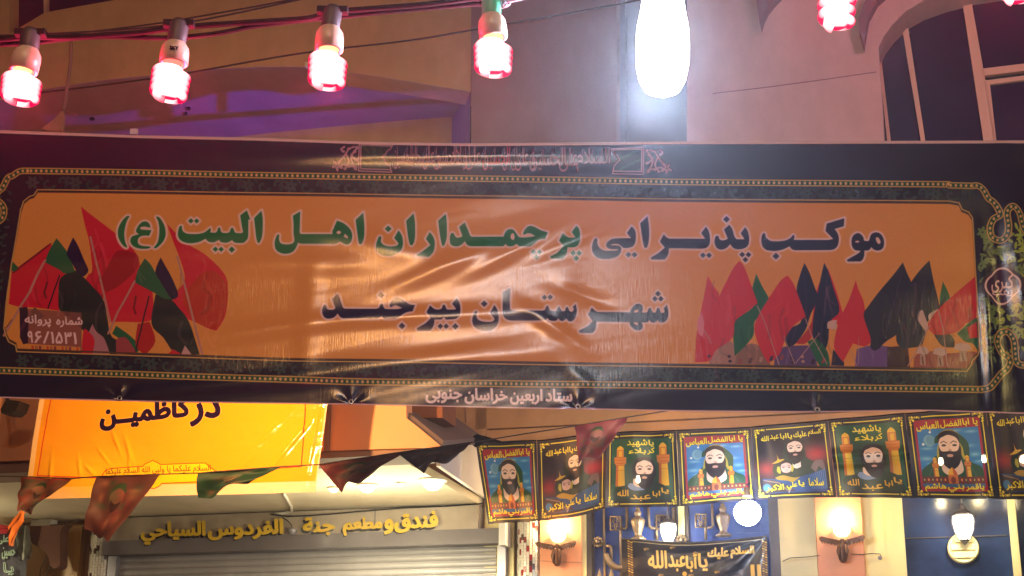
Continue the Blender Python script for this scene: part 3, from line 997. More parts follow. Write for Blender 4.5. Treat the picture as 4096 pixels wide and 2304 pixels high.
    phrase = [('السلام', 2306, 2440), ('على', 2236, 2312), ('الحسين', 2118, 2262), ('و على', 2060, 2140), ('علی بن', 2010, 2084), ('الحسين', 1930, 2040), ('و على', 1862, 1952), ('اولاد', 1800, 1880),
              ('الحسين', 1735, 1826), ('و على', 1690, 1760), ('اصحاب', 1632, 1716), ('الحسين', 1574, 1650)]
    for i, (w, x0, x1) in enumerate(phrase):
        col = (186, 40, 62) if i == 5 else FR
        d = (x0 - 1574) * 0.016
        c.text(w, (x0, 580 + d, x1, 676 + d, 1), col, bold=0.25)
    for k in range(22):
        x = 1590 + k * 39
        d = (x - 1574) * 0.016
        c.stroke([(x, 586 + d), (x - 2, 640 + d)], 1.0, FR, .9)
        c.stroke([(x + 20, 640 + d), (x + 34, 592 + d)], .8, FR, .7)
    # title lines
    HALO = (222, 176, 156)
    for l in NAVY_L + GREEN_L:
        c.stroke(l, 8.5 * K, HALO, closed=True)
    for l in GREEN_L: c.fill(l, (14, 104, 50))
    for l in NAVY_L: c.fill(l, (22, 14, 50))
    for l in NAVY_L + GREEN_L:
        c.stroke(l, 0.7, (238, 214, 200), .55, closed=True)
    for l in COUNTERS: c.fill(l, HALO)
    for l in GREEN_L: pass
    # line at the foot
    for w, x0, x1, y0, y1 in (('ستاد', 2184, 2287, 1556, 1604), ('اربعین', 2042, 2168, 1557, 1616), ('خراسان', 1860, 2028, 1554, 1614), ('جنوبی', 1704, 1846, 1559, 1611)):
        c.text(w, (x0, y0, x1, y1), (246, 220, 206), bold=1.7)
    # hems
    for fn, o, r in ((BANNER_TOP, 3, 5), (BANNER_BOT, -2.5, 3.4)):
        c.stroke([(x, fn(x) + o) for x in range(-420, 4701, 80)], r * K, (214, 172, 160))
    c.noise(0.012, 2)
    return c.image('banner_print')


def ridge(x, z, cx, cz, ang, ln, wd, amp):
    """One soft crease of the sheet."""
    c, s = math.cos(ang), math.sin(ang)
    u = (x - cx) * c + (z - cz) * s
    v = -(x - cx) * s + (z - cz) * c
    e = math.exp(-(u / ln) ** 2)
    return amp * e * math.exp(-(v / wd) ** 2)


def P_(px, py):
    p = wld(px, py, BY)
    return p.x, p.z


CREASES = []
for px, py, ang, ln, wd, amp in [
    (2050, 1010, 28, .22, .035, .010), (1800, 1060, 24, .25, .04, .010), (2300, 960, 25, .2, .03, .008), (1500, 980, -12, .25, .05, .007), (2230, 1230, 75, .18, .07, .007),
    (2330, 1180, -20, .12, .03, -.006), (2200, 1300, -35, .15, .03, .007), (1700, 1265, 3, .45, .035, .008), (1000, 1330, 8, .4, .04, .008), (300, 1050, 4, .5, .035, .008),
    (300, 1240, -4, .4, .03, .007), (1700, 1440, 5, .5, .05, .010), (900, 1540, 6, .6, .035, .009), (1950, 620, 1, .7, .03, .010), (3955, 1350, 88, .35, .03, .014), (4090, 1150, 92, .45, .06, .026),
    (2330, 1520, -40, .12, .03, .004), (500, 1500, 12, .3, .04, .008), (1250, 1060, 2, .3, .05, .006), (1240, 1260, 88, .25, .05, .006), (700, 980, 10, .2, .05, .004)]:
    x, z = P_(px, py)
    CREASES.append((x, z, math.radians(ang), ln, wd, amp * (.72 if px < 3900 else 1)))


def banner_disp(x, z):
    h = 0.0
    for q in CREASES:
        h += ridge(x, z, *q)
    h += 0.004 * noise.noise(Vector((x * 1.6, 0.3, z * 3.4)))
    h += 0.0014 * noise.noise(Vector((x * 2.6 - z * 2.6, 1.3, z * 8 - x * 1.6)))
    h += 0.0006 * abs(noise.noise(Vector((x * 4 - z * 6, 4.3, z * 17 - x * 3))))
    for gx in GROMMETS:
        p = P_(gx, BANNER_BOT(gx))
        d = math.hypot(x - p[0], (z - p[1]) * 0.8)
        h += 0.0035 * math.exp(-(d / 0.07) ** 2) * (d / .03 if d < .03 else 1) * math.sin(5 * math.atan2(z - p[1], x - p[0]))
    return h


GROMMETS = (480, 1405, 2312, 3268)


BANNER_ROUGH = 0.19


def build_banner():
    im = draw_banner()
    nu, nv = 720, 170
    mb = MB()
    mb.uv = []
    xs = np.linspace(-400, 4680, nu + 1)
    for j in range(nv + 1):
        for i in range(nu + 1):
            px = float(xs[i])
            y0, y1 = BANNER_TOP(px), BANNER_BOT(px)
            py = y0 + (y1 - y0) * j / nv
            p = wld(px, py, BY)
            mb.uv.append(((p.x - BX0) / (BX1 - BX0), (p.z - BZ0) / (BZ1 - BZ0)))
            mb.v.append(Vector((p.x, BY - banner_disp(p.x, p.z), p.z)))
    for j in range(nv):
        for i in range(nu):
            k = j * (nu + 1) + i
            mb.f.append([k, k + nu + 1, k + nu + 2, k + 1])
            mb.m.append(0)
    m = print_mat('banner_vinyl', im, rough=BANNER_ROUGH, bump=0.6, bstretch=(1, 1, 0.04), bscale=300, spec=0.45, bdist=0.0006, crease=0.012)
    a = wld(2048, 1630, BY)
    t = Thing('street_banner', 'large black bordered vinyl banner with two title lines hung across the street', 'banner', a, WLD)
    t.part('sheet', mb, m, smooth=True)
    ring = mat('grommet_metal', (190, 180, 165), 0.3, 0.9, var=0.05)
    for gx in GROMMETS:
        p = wld(gx, BANNER_BOT(gx) - 10, BY)
        g = MB()
        pts = [(p.x + 0.0085 * math.cos(k * math.pi / 8), BY - banner_disp(p.x, p.z) - 0.005, p.z + 0.0085 * math.sin(k * math.pi / 8)) for k in range(17)]
        g.tube(pts, 0.0035, 6, cap=False)
        t.part('grommet', g, ring, smooth=True)
    g = MB()
    p = wld(537, 530, BY)
    g.box((p.x - 0.016, BY - 0.012, p.z - 0.012), (p.x + 0.016, BY + 0.006, p.z + 0.013))
    t.part('clip', g, mat('clip_plastic', (205, 180, 180), 0.5))
    # hem cord along the top edge
    g = MB()
    pts = [wld(x, BANNER_TOP(x) - 1, BY + 0.004) for x in range(-400, 4681, 80)]
    g.tube(pts, 0.0035, 6)
    t.part('hem_rope', g, mat('rope', (206, 170, 165), 0.7), smooth=True)


build_banner()

# ------------------------------------------------------------------ materials
M = {}
M['wall'] = mat('painted_plaster', (206, 178, 132), 0.75, bump=0.25, bscale=90, var=0.08, vscale=1.6, grime=.26)
M['wall_pink_lit'] = mat('pink_lit_plaster', (212, 182, 180), 0.75, bump=0.22, bscale=90, var=0.09, vscale=0.9, grime=.22)  # pink of the light on the right wall is put into the colour
M['wall_mauve_lit'] = mat('mauve_lit_plaster', (150, 126, 134), 0.78, bump=0.22, bscale=90, var=0.08, vscale=1.2, grime=.23)  # mauve cast of this bay's different lighting is put into the colour
M['strip'] = mat('shaded_plaster', (112, 112, 128), 0.7, bump=0.2, var=0.08)  # bluish shade of the recess is put into the colour
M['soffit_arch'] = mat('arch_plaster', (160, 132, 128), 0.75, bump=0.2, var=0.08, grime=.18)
M['tan'] = mat('tan_plaster', (196, 150, 104), 0.75, bump=0.2, bscale=70, var=0.1, vscale=2, grime=.21)
M['peach'] = mat('peach_plaster', (222, 148, 110), 0.6, bump=0.18, bscale=60, var=0.05)
M['cream'] = mat('cream_paint', (236, 222, 160), 0.5, bump=0.12, bscale=40, var=0.04)
M['soffit'] = mat('cream_soffit', (228, 216, 190), 0.6, bump=0.1, var=0.08, vscale=1.5, grime=.15)
M['lip'] = mat('brown_lip', (140, 110, 92), 0.7, bump=0.15, var=0.1)
M['fascia'] = mat('orange_fascia', (228, 160, 112), 0.6, bump=0.12, bscale=50, var=0.05, vscale=1.2)
M['white'] = mat('white_paint', (228, 224, 214), 0.5, bump=0.08, var=0.04)
M['mullion'] = mat('cream_metal', (214, 186, 160), 0.45, bump=0.05, var=0.04)
M['glass_dark'] = mat('dark_window_glass', (40, 30, 66), 0.12, bump=0.02, bscale=3, var=0.1, spec=0.5)
M['dark'] = mat('dark_opening', (40, 26, 40), 0.8, var=0.1)
M['mold'] = mat('mauve_moulding', (128, 96, 108), 0.7, bump=0.15, var=0.08)
M['header'] = mat('grey_sign_panel', (190, 176, 158), 0.45, bump=0.06, bscale=20, var=0.06, vscale=2.5, stain=(160, 146, 130), grime=.18)
M['housing'] = mat('shutter_housing', (106, 100, 104), 0.5, bump=0.08, var=0.08)
M['slat'] = mat('shutter_metal', (176, 174, 176), 0.42, 0.1, bump=0.12, bscale=14, var=0.1, vscale=2, grime=.21)
M['rail'] = mat('grey_rail', (150, 148, 158), 0.4, 0.4, var=0.05)
M['yellow'] = mat('yellow_letter', (222, 184, 24), 0.4, bump=0.06, var=0.08, vscale=8)
M['black'] = mat('black_backing', (20, 14, 12), 0.6, var=0.1)
M['tile_w'] = mat('white_mosaic', (214, 206, 192), 0.18, var=0.08, vscale=30, bump=0.04)
M['tile_b'] = mat('brown_mosaic', (72, 44, 34), 0.18, var=0.1, vscale=30, bump=0.04)
M['tile_r'] = mat('red_mosaic', (136, 28, 26), 0.18, var=0.1, vscale=30, bump=0.04)
M['tile_g'] = mat('pale_mosaic', (176, 180, 166), 0.18, var=0.1, vscale=30, bump=0.04)
M['grout'] = mat('mosaic_grout', (150, 138, 122), 0.8, var=0.08)
M['gateblue'] = mat('blue_gate_sheet', (52, 78, 156), 0.4, 0.1, bump=0.08, bscale=12, var=0.1, vscale=3)
M['iron'] = mat('bronzed_iron', (150, 128, 104), 0.4, 0.4, bump=0.2, bscale=60, var=0.15, vscale=12)
M['irondark'] = mat('dark_iron_frame', (84, 74, 72), 0.5, 0.3, bump=0.1, var=0.12)
M['brass'] = mat('aged_brass', (104, 68, 46), 0.45, 0.4, bump=0.3, bscale=80, var=0.2, vscale=20)
M['wood'] = mat('varnished_wood', (176, 130, 64), 0.4, bump=0.1, var=0.15, vscale=4, stretch=(6, 6, .6))
M['browncloth'] = mat('brown_cloth', (96, 58, 42), 0.85, bump=0.2, var=0.12)
M['cable'] = mat('black_cable', (9, 3, 5), 0.75, spec=.2, bump=0.05, var=0.1)
M['wire'] = mat('thin_wire', (44, 28, 26), 0.6, var=0.1)
M['asphalt'] = mat('asphalt', (62, 60, 58), 0.85, bump=0.5, bscale=140, var=0.15, vscale=2)
M['pave'] = mat('pavement_stone', (130, 120, 110), 0.8, bump=0.3, bscale=60, var=0.12, vscale=2)
M['bluedoor'] = mat('blue_door_glass', (44, 62, 100), 0.1, bump=0.05, bscale=2.5, var=0.35, vscale=2.2, stain=(18, 28, 52))

# ------------------------------------------------------------------ ground
g = MB(); g.box((-24, -14, -0.3), (24, 30, 0.0))
single('street', g, M['asphalt'], None, None, WLD, kind='structure', anchor=(0, 0, 0))
g = MB(); g.box((-14, -2.8, 0.0), (14, 0.0, 0.13))
single('pavement', g, M['pave'], None, None, FAC, kind='structure', anchor=(0, -1, 0))


def wpoly(mb, L, d, t, holes=(), mi=0, side=None):
    """Wall slab: outline in photograph pixels on the plane d metres in front of the wall, t thick into the house."""
    mb.prism([fac(x, y, d) for x, y in L], (0, t, 0), [[fac(x, y, d) for x, y in h] for h in holes], mi, side)
    return mb


def U(px, py=2200, d=0.0): return fac(px, py, d).x
def Z(px, py, d=0.0): return fac(px, py, d).z


HOUSE = Thing('hotel_building', 'plastered hotel front with arched upper windows above a shutter, a blue gate and a canopy', 'building', (0, 0, 0), FAC)
# upper left wall with the arched niche cut below it
arch = open_spline([(-500, 560), (-250, 470), (0, 402), (100, 371), (272, 342), (440, 318), (613, 301), (854, 277), (1165, 267), (1397, 289), (1630, 324), (1883, 367)], 5)
w = MB()
wpoly(w, [(1890, -700), (1883, 367)] + [tuple(p) for p in arch[::-1]][1:] + [(-900, 620), (-900, -700), (40, -700), (36, 135), (110, 92), (179, 50), (300, 28), (460, 0), (800, -90), (1300, -420), (1500, -700)], 0, 0.35)
HOUSE.part('wall', w, M['wall'])
# underside of the arch, jamb and niche back
back = open_spline([(-500, 900), (-200, 760), (0, 690), (300, 640), (640, 590), (1000, 541), (1350, 505), (1600, 483), (1809, 468)], 5)
DN = -1.25
fr = [fac(*p, 0) for p in arch]
bk = []
for i, p in enumerate(fr):
    t = i / (len(fr) - 1)
    k = t * (len(back) - 1)
    a, b = int(k), min(int(k) + 1, len(back) - 1)
    q = back[a] * (1 - k + a) + back[b] * (k - a)
    bk.append(fac(q[0], q[1], DN))
w = MB()
n = len(fr)
w.add(fr + bk, [(i, i + 1, n + i + 1, n + i) for i in range(n - 1)])
HOUSE.part('arch_soffit', w, M['soffit_arch'], smooth=True)
jz = Z(1883, 1800)
w = MB()
w.add([fr[-1], bk[-1], Vector((bk[-1].x, bk[-1].y, jz)), Vector((fr[-1].x, fr[-1].y, jz))], [(0, 1, 2, 3)])
HOUSE.part('jamb', w, M['soffit_arch'])
w = MB()
w.prism([Vector((p.x, p.y, p.z + 0.02)) for p in bk] + [Vector((bk[-1].x + 0.05, bk[-1].y, jz)), Vector((bk[0].x, bk[0].y, jz))], (0, 0.2, 0))
HOUSE.part('niche_wall', w, M['wall'])
# middle block, recessed strip, right wall with its arched window
w = MB(); wpoly(w, [(1886, -700), (2466, -700), (2466, 1560), (1883, 1560)], 0.04, 0.4)
HOUSE.part('wall', w, M['wall_mauve_lit'])
w = MB(); wpoly(w, [(2440, -700), (2800, -700), (2800, 1560), (2440, 1560)], -0.22, 0.2)
HOUSE.part('wall', w, M['strip'])
w = MB(); wpoly(w, [(2467, -700), (2500, -700), (2500, 1720), (2467, 1720)], -0.12, 0.1)
HOUSE.part('corner_strip', w, M['strip'])
opening = [(3585, 1500), (3530, 420), (3514, 190), (3535, 145), (3570, 98), (3622, 45), (3690, 5), (3780, -28), (3900, -60), (4100, -90), (4350, -100), (4650, -60), (4900, 60), (5040, 300), (5060, 1500)]
w = MB()
wpoly(w, [(2748, -700), (5600, -700), (5600, 1560), (2748, 1560)], 0.10, 0.45, [opening])
HOUSE.part('wall', w, M['wall_pink_lit'])
w = MB()
wpoly(w, [(3455, 180), (3437, 120), (3434, 72), (3452, 20), (3480, -30), (3560, -100), (3700, -160), (3900, -200), (4100, -220), (4100, -195), (3900, -172), (3720, -130), (3590, -70), (3510, -5), (3474, 60), (3465, 110)], 0.24, 0.14)
HOUSE.part('arch_moulding', w, M['mold'])
w = MB()
wpoly(w, [(3022, -60), (3027, 10), (3040, 103), (3052, 62), (3068, 30), (3092, 0), (3150, -60), (3240, -120), (3200, -180), (3060, -160)], 0.24, 0.14)
HOUSE.part('arch_moulding', w, M['mold'])
# thin trowel line on the right wall
w = MB()
w.tube([fac(x, y, 0.101) for x, y in [(2850, 375), (3100, 345), (3300, 318), (3505, 288)]], 0.004, 5)
HOUSE.part('plaster_seam', w, M['mold'])


def window(name, parts, panes, d, label=None):
    wd = HOUSE.part(name, parts, M['mullion'])
    for p in panes:
        HOUSE.part('pane', wpoly(MB(), p, d - 0.03, 0.02), M['glass_dark'], parent=wd)
    return wd


f = MB()
D = -0.22
for a in ([(3600, 60), (3622, 40), (3722, 700), (3775, 1500), (3745, 1500), (3690, 600)], [(3838, -70), (3872, -75), (3990, 600), (4080, 1500), (4035, 1500), (3940, 600)],
          [(3925, 275), (4700, 180), (4700, 210), (3930, 303)], [(3938, 322), (4700, 225), (4700, 240), (3955, 338)], [(3938, 318), (3958, 322), (3990, 600), (3980, 600)], [(4480, -110), (4520, -110), (4640, 900), (4590, 900)],
          [(3510, 200), (3520, 190), (3570, 620), (3620, 1500), (3580, 1500), (3555, 620)]):
    wpoly(f, a, D, 0.05)
arcw = [(3512, 205), (3545, 140), (3592, 86), (3640, 48), (3720, 8), (3830, -30), (3950, -62)]
f.tube([fac(x + 8, y + 8, D) for x, y in arcw], 0.018, 6)
f.tube([fac(x, y, D) for x, y in [(3525, 190), (3560, 150), (3590, 110)]], 0.006, 5)
window('window_frame', f, [[(3490, 250), (3500, 130), (3605, -20), (3620, -20), (3700, 600), (3760, 1520), (3560, 1520)], [(3612, -100), (3850, -120), (3960, 600), (4060, 1520), (3760, 1520), (3700, 600)],
                           [(3852, -120), (4600, -150), (4700, 200), (3935, 290)], [(3945, 330), (4720, 230), (4800, 1520), (4060, 1520), (3985, 600)]], D)
f = MB()
wpoly(f, [(168, -260), (188, -260), (186, 60), (176, 90)], -0.12, 0.05)
wpoly(f, [(36, -260), (55, -260), (50, 60), (46, 130), (30, 150)], -0.12, 0.05)
window('window_frame', f, [[(10, -650), (170, -650), (176, 120), (10, 200)], [(188, -650), (1500, -650), (1300, -300), (420, 60), (186, 100)]], -0.14)
# flat wall behind everything at street level
zt = Z(2048, 1700)
w = MB()
ua, ub = U(-700), U(5400)
gu0, gu1 = U(2352), U(3118)
w.box((U(1895), 0.0, zt - 0.02), (ub, 0.3, Z(2048, 1430)))
HOUSE.part('wall', w, M['tan'])
w = MB()
w.box((ua, 0.0, 0.0), (U(1940, 2100), 0.3, zt + 1.0))
HOUSE.part('wall', w, M['tan'])
w = MB()
w.box((U(1941, 2100), 0.02, 0.0), (ub, 0.3, zt - 0.03))
HOUSE.part('wall', w, M['tan'])
w = MB()
w.tube([fac(1861, 1628, 0.004), fac(1862, 1672, 0.004), fac(1864, 1690, 0.004)], 0.004, 5)
HOUSE.part('plaster_seam', w, M['mold'])

# canopy over the shutter
zs = onz(1500, 2042, 0).z
zs = fac(1500, 2042, 0.0).z
def dz(px, py, z=None):
    p = onz(px, py, z if z is not None else zs)
    return p
Pf = dz(1305, 1806, zs - 0.0)
DF = -Pf.y
CAN = Thing('canopy', 'deep canopy over the shutter with an orange front and a cream underside', 'canopy', (U(900), -0.2, zs), FAC)
w = MB()
ul, ur = U(-700, 1900, DF), U(1745, 1868, DF - 0.3)
w.box((ua, -DF + 0.35, zs), (U(1935, 1995), 0, zs + 0.06))
w.v[-7] = w.v[-7]
CAN.part('soffit', w, M['soffit'])
w = MB()
w.box((ua, -DF, zs - 0.045), (U(1745, 1860, DF - 0.35), -DF + 0.34, zs + 0.02))
CAN.part('lip', w, M['lip'])
w = MB()
wpoly(w, [(-900, 1450), (1625, 1450), (1625, 1672), (1668, 1705), (1722, 1750), (1768, 1789), (1200, 1806), (200, 1838), (-900, 1872)], DF + 0.03, 0.12)
CAN.part('fascia', w, M['fascia'])
w = MB()
wpoly(w, [(1306, 1500), (1328, 1500), (1316, 1804), (1295, 1805)], DF + 0.045, 0.012)
CAN.part('fascia_trim', w, M['lip'])
w = MB()
q = [fac(1626, 1674, DF), fac(1769, 1790, DF), fac(1935, 1775, 0.9), fac(1790, 1672, 0.9)]
w.prism(q, (0.0, 0.02, 0.05))
CAN.part('sloping_underside', w, mat('grey_render', (120, 100, 92), 0.75, bump=0.15, var=0.08))
w = MB()
wpoly(w, [(1627, 1450), (1770, 1450), (1770, 1671), (1627, 1672)], DF - 0.25, 0.3)
CAN.part('beam_end', w, mat('brown_render', (128, 76, 44), 0.75, bump=0.15, var=0.08))
# side cheek at the right end
q = [fac(1745, 1866, DF - 0.3), fac(1936, 1996, 0.02), fac(1936, 1770, 0.02), fac(1745, 1790, DF - 0.3)]
w = MB(); w.prism(q, (0.03, 0, 0))
CAN.part('cheek', w, M['white'])
# white conduit and strip below the soffit
w = MB()
w.tube([onz(1136, 1975, zs - 0.02), onz(1150, 2000, zs - 0.02), onz(1165, 2025, zs - 0.02), fac(1168, 2046, 0.19), fac(1130, 2054, 0.185), fac(1100, 2054, 0.185)], 0.012, 8)
CAN.part('conduit', w, M['white'], smooth=True)
for k, (px, py, r) in enumerate([(-260, 2010, .07), (1335, 1950, .04), (1470, 1938, .065), (1600, 1930, .03), (1732, 1918, .085)]):
    p = onz(px, py, zs)
    lab = ['downlight of the canopy left of the picture', 'small downlight at the left beside the red and green pennant', 'medium downlight second from the left in the cream soffit', 'tiny downlight between the two bright ones in the soffit', 'brightest downlight at the right of the cream soffit'][k]
    t = Thing('ceiling_light', lab, 'ceiling light', p, FAC, group='downlights in the canopy soffit')
    a = MB(); a.lathe([(r * 1.25, -0.004), (r * 1.25, -0.012), (r * 1.02, -0.016), (r, -0.004)], p, 20)
    t.part('rim', a, M['white'], smooth=True)
    a = MB(); a.lathe([(0.001, -r * .95), (r * .45, -r * .86), (r * .75, -r * .6), (r * .9, -r * .25), (r * .9, -0.005)], p, 20)
    t.part('lens', a, glow('downlight_lens', (1.0, .88, .55), 14), smooth=True)
    lamp('downlight', 'SPOT', FAC, p + Vector((0, 0, -0.14)), [60, 50, 90, 40, 110][k], (1.0, .86, .56), r, t.o, spot=math.radians(165), aim=p + Vector((0, 0, -2)), blend=.5)
    lamp('spill', 'POINT', FAC, p + Vector((0, -0.05, -0.40)), [16, 9, 15, 9, 15][k], (1.0, .86, .52), r, t.o)

# sign board, shutter
SIGN = Thing('shop_sign', 'grey sign board with raised yellow lettering above the shutter', 'sign', fac(1200, 2150, 0.16), FAC)
w = MB()
sx0, sx1 = U(480, 2100), U(1936, 2080)
ztop = min(zs - 0.01, Z(1200, 2052, 0.06))
w.box((sx0, -0.17, Z(1200, 2138, 0.17)), (sx1, -0.002, zs - 0.012))
SIGN.part('board', w, M['header'])
for px in (1500, 1920):
    w = MB(); w.box((U(px, 2080, .17) - .004, -0.173, Z(1200, 2136, 0.17)), (U(px, 2080, .17) + .004, -0.17, zs - 0.014))
    SIGN.part('joint', w, M['housing'])
w = MB()
w.tube([fac(x, y, 0.20) for x, y in [(1085, 2058), (1150, 2066), (1240, 2062), (1340, 2055), (1450, 2045), (1600, 2033), (1800, 2024), (1930, 2014)]], 0.006, 6)
w.tube([fac(x, y, 0.20) for x, y in [(1130, 2070), (1150, 2082), (1165, 2098), (1170, 2118)]], 0.004, 6)
single('sign_cable', w, M['cable'], 'thin dark cable drooping along the top of the grey sign board', 'cable', FAC, smooth=True)
for lx in (1340, 1600):
    pass
w = MB(); w.lathe([(0.001, 0), (.03, .012), (.036, .035), (.036, .05)], fac(1170, 2140, 0.24), 14)
single('dome_lamp', w, M['rail'], 'small steel dome fitting on the sign board between the yellow words', 'lamp', FAC, smooth=True)


def letters(thing, word, box, d, name='letters', depth=0.03):
    t = bpy.data.curves.new('word', 'FONT')
    t.body = shape(word)
    t.resolution_u = 3
    t.offset = 0.012
    o = bpy.data.objects.new('word', t)
    COL.objects.link(o)
    bpy.context.view_layer.update()
    ev = o.evaluated_get(bpy.context.evaluated_depsgraph_get())
    me = ev.to_mesh()
    V = np.array([v.co[:] for v in me.vertices])
    Fs = [list(p.vertices) for p in me.polygons]
    ev.to_mesh_clear()
    bpy.data.objects.remove(o)
    mn, mx = V.min(0), V.max(0)
    x0, y0, x1, y1 = box[:4]
    sl = box[4] if len(box) > 4 else 0
    def place(off, dd):
        out = []
        for v in V:
            u, q = (v[0] - mn[0]) / (mx[0] - mn[0]), (v[1] - mn[1]) / (mx[1] - mn[1])
            out.append(fac(x0 + u * (x1 - x0) + off[0], y1 + q * (y0 - y1) + sl * u + off[1], dd))
        return out
    # rim edges
    cnt = {}
    for f in Fs:
        for i in range(len(f)):
            e = (f[i], f[(i + 1) % len(f)])
            if (e[1], e[0]) in cnt: cnt.pop((e[1], e[0]))
            else: cnt[e] = 1
    m = MB()
    for k, (ox, oy) in enumerate(((3.2, 1), (-3.2, -1), (1.5, -2.5), (-1.5, 2.5))):
        m.add(place((ox, oy), d + depth + .0004 * (k + 1)), Fs, 0)
        m.add(place((ox - 8, oy + 10), d - .0004 * (k + 1)), Fs, 1)
    front, rear = place((0, 0), d + depth), place((-8, 10), d)
    n = len(front)
    B0 = len(m.v)
    m.add(front + rear, Fs, 0)
    for a, b in cnt:
        m.f.append([B0 + b, B0 + a, B0 + a + n, B0 + b + n]); m.m.append(1)
    return thing.part(name, m, [M['yellow'], M['black']])


for wd, bx in (('فندق', (1580, 2052, 1750, 2130, -8)), ('و', (1539, 2078, 1572, 2136)), ('مطعم', (1374, 2072, 1528, 2142, -6)), ('جنة', (1214, 2072, 1338, 2142, -4)),
               ('الفردوس', (834, 2084, 1131, 2160, -8)), ('السياحي', (566, 2090, 820, 2178, -6))):
    letters(SIGN, wd, bx, 0.19)
w = MB(); w.box(fac(1084, 2118, 0.19), fac(1112, 2124, 0.21)); SIGN.part('letters', w, M['yellow'])

SH = Thing('roller_shutter', 'closed grey roller shutter of horizontal metal slats under the yellow lettered sign', 'shutter', (U(1250), -0.1, 0), FAC)
w = MB()
hz0, hz1 = Z(1200, 2196, 0.2), Z(1200, 2138, 0.2)
w.box((U(412, 2190, .2), -0.2, hz0), (U(2004, 2150, .2), -0.01, min(hz1, Z(1200, 2139, .17))))
SH.part('housing', w, M['housing'])
w = MB(); w.box((U(1995, 2150, .22), -0.22, hz0 - .02), (U(2020, 2150, .22), -0.008, hz1 + 0.05)); SH.part('end_cap', w, M['white'])
for a, b in ((432, 464), (1990, 2022)):
    w = MB(); w.box((U(a, 2250, .12), -0.12, 0.0), (U(b, 2250, .12), -0.008, hz0 - .001)); SH.part('guide_rail', w, M['rail'])
sl = MB()
pitch = 0.0545
x0, x1 = U(465, 2240, .06) + .01, U(1989, 2240, .06) - .01
prof = [(0, 0), (-.010, .006), (-.016, .018), (-.016, .032), (-.010, .044), (0, .050), (.0, .0535)]
vs = []
for x in (x0, x1):
    vs += [(x, y - .05, z) for y, z in prof]
k = len(prof)
sl.add(vs, [(i, i + 1, k + i + 1, k + i) for i in range(k - 1)])
me = mesh_of(sl, 'slat', M['slat'], Vector((0, 0, 0)), True)
z = hz0 - pitch
while z > 0.0:
    SH.piece('slat', me, Vector((0, 0.0015 * math.sin(z * 40), z)))
    z -= pitch

# mosaic pilasters
def mosaic(px0, px1, pyr, d, ztopp, label, red, seed):
    rn = random.Random(seed)
    u0, u1 = U(px0, pyr, d), U(px1, pyr, d)
    t = Thing('mosaic_pilaster', label, 'pilaster', ((u0 + u1) / 2, 0, 0), FAC, group='mosaic pilasters beside the shutter')
    r = (u1 - u0) / 2
    cx = (u0 + u1) / 2
    core = MB()
    pr = [(cx + r * math.cos(a), -d * math.sin(a) * 1.0) for a in np.linspace(0.0, math.pi, 15)]
    core.prism([Vector((x, y, 0)) for x, y in pr], (0, 0, ztopp))
    t.part('core', core, M['grout'], smooth=False)
    tw, th = 0.0225, 0.046
    mats = [M['tile_w'], M['tile_b'], M['tile_g'], M['tile_r']]
    base = []
    for m in mats:
        b = MB(); b.box((-tw / 2 + .0014, -0.006, .0014), (tw / 2 - .0014, 0.001, th - .0014))
        me = mesh_of(b, 'tile', m, Vector((0, 0, 0)))
        base.append(me)
    arc = []
    N = 400
    a = np.linspace(0.02, math.pi - .02, N)
    X = cx + (r + .002) * np.cos(a); Y = -(d + .002) * np.sin(a)
    T = np.r_[0, np.cumsum(np.hypot(np.diff(X), np.diff(Y)))]
    cols = int(T[-1] / tw)
    rest = [MB() for _ in mats]
    cnt = 0
    zz = ztopp - th
    row = 0
    while zz > 0:
        for c in range(cols):
            q = (c + .5 + (0.0)) * tw
            x, y = float(np.interp(q, T, X)), float(np.interp(q, T, Y))
            al = float(np.interp(q, T, a))
            nx, ny = math.cos(al) / r, -math.sin(al) / d
            rot = math.atan2(nx, -ny)
            zo = zz + (th * .5 if c % 2 else 0) - th * .25
            v = rn.random()
            mi = 0 if v < .74 else (1 if v < .86 else 2 if v < .94 else (3 if red else 1))
            if red and v > .80 and v < .86: mi = 3
            if cnt < 290 and 0.15 < q / T[-1] < .85 + .1 and zz > 0.9:
                t.piece('tile', base[mi], Vector((x, y, zo)), rot=(0, 0, rot))
                cnt += 1
            else:
                m4 = Matrix.Translation((x, y, zo)) @ Matrix.Rotation(rot, 4, 'Z')
                bb = MB(); bb.box((-tw / 2 + .0014, -0.006, .0014), (tw / 2 - .0014, 0.001, th - .0014))
                rest[mi].add([m4 @ p for p in bb.v], bb.f)
        zz -= th
        row += 1
    for mi, b in enumerate(rest):
        if b.v:
            o = t.part('tiles', b, mats[mi]); o['kind'] = 'stuff'


mosaic(332, 424, 2250, 0.16, Z(380, 2112, .16), 'mosaic pilaster with dark brown tiles left of the shutter', False, 3)
mosaic(2056, 2158, 2200, 0.15, Z(2100, 2060, .15), 'mosaic pilaster with scattered red tiles right of the shutter', True, 4)

# peach and cream pilasters
def slab(name, p0, p1, pyr, d, m, ztop_, thing=None, back=0.0):
    b = MB(); b.box((U(p0, pyr, d), -d, 0), (U(p1, pyr, d), back, ztop_))
    return (thing or HOUSE).part(name, b, m)
zp = zt - 0.2
slab('pilaster', 2160, 2326, 2180, .12, M['peach'], zp)
slab('pilaster_edge', 2327, 2345, 2180, .10, M['cream'], zp)
slab('pilaster', 3118, 3264, 2150, .06, M['cream'], zp)
slab('pilaster', 3266, 3452, 2150, .12, M['peach'], zp)
slab('pilaster', 3454, 3617, 2150, .08, M['cream'], zp)
slab('pilaster', 3545, 3618, 2150, .085, M['cream'], zp)
w = MB(); w.tube([fac(2162, 2243, .125), fac(2240, 2247, .125), fac(2325, 2250, .125)], .002, 4); HOUSE.part('joint', w, M['lip'])
slab('wall_pier', 1938, 2055, 2180, .05, M['cream'], zp)

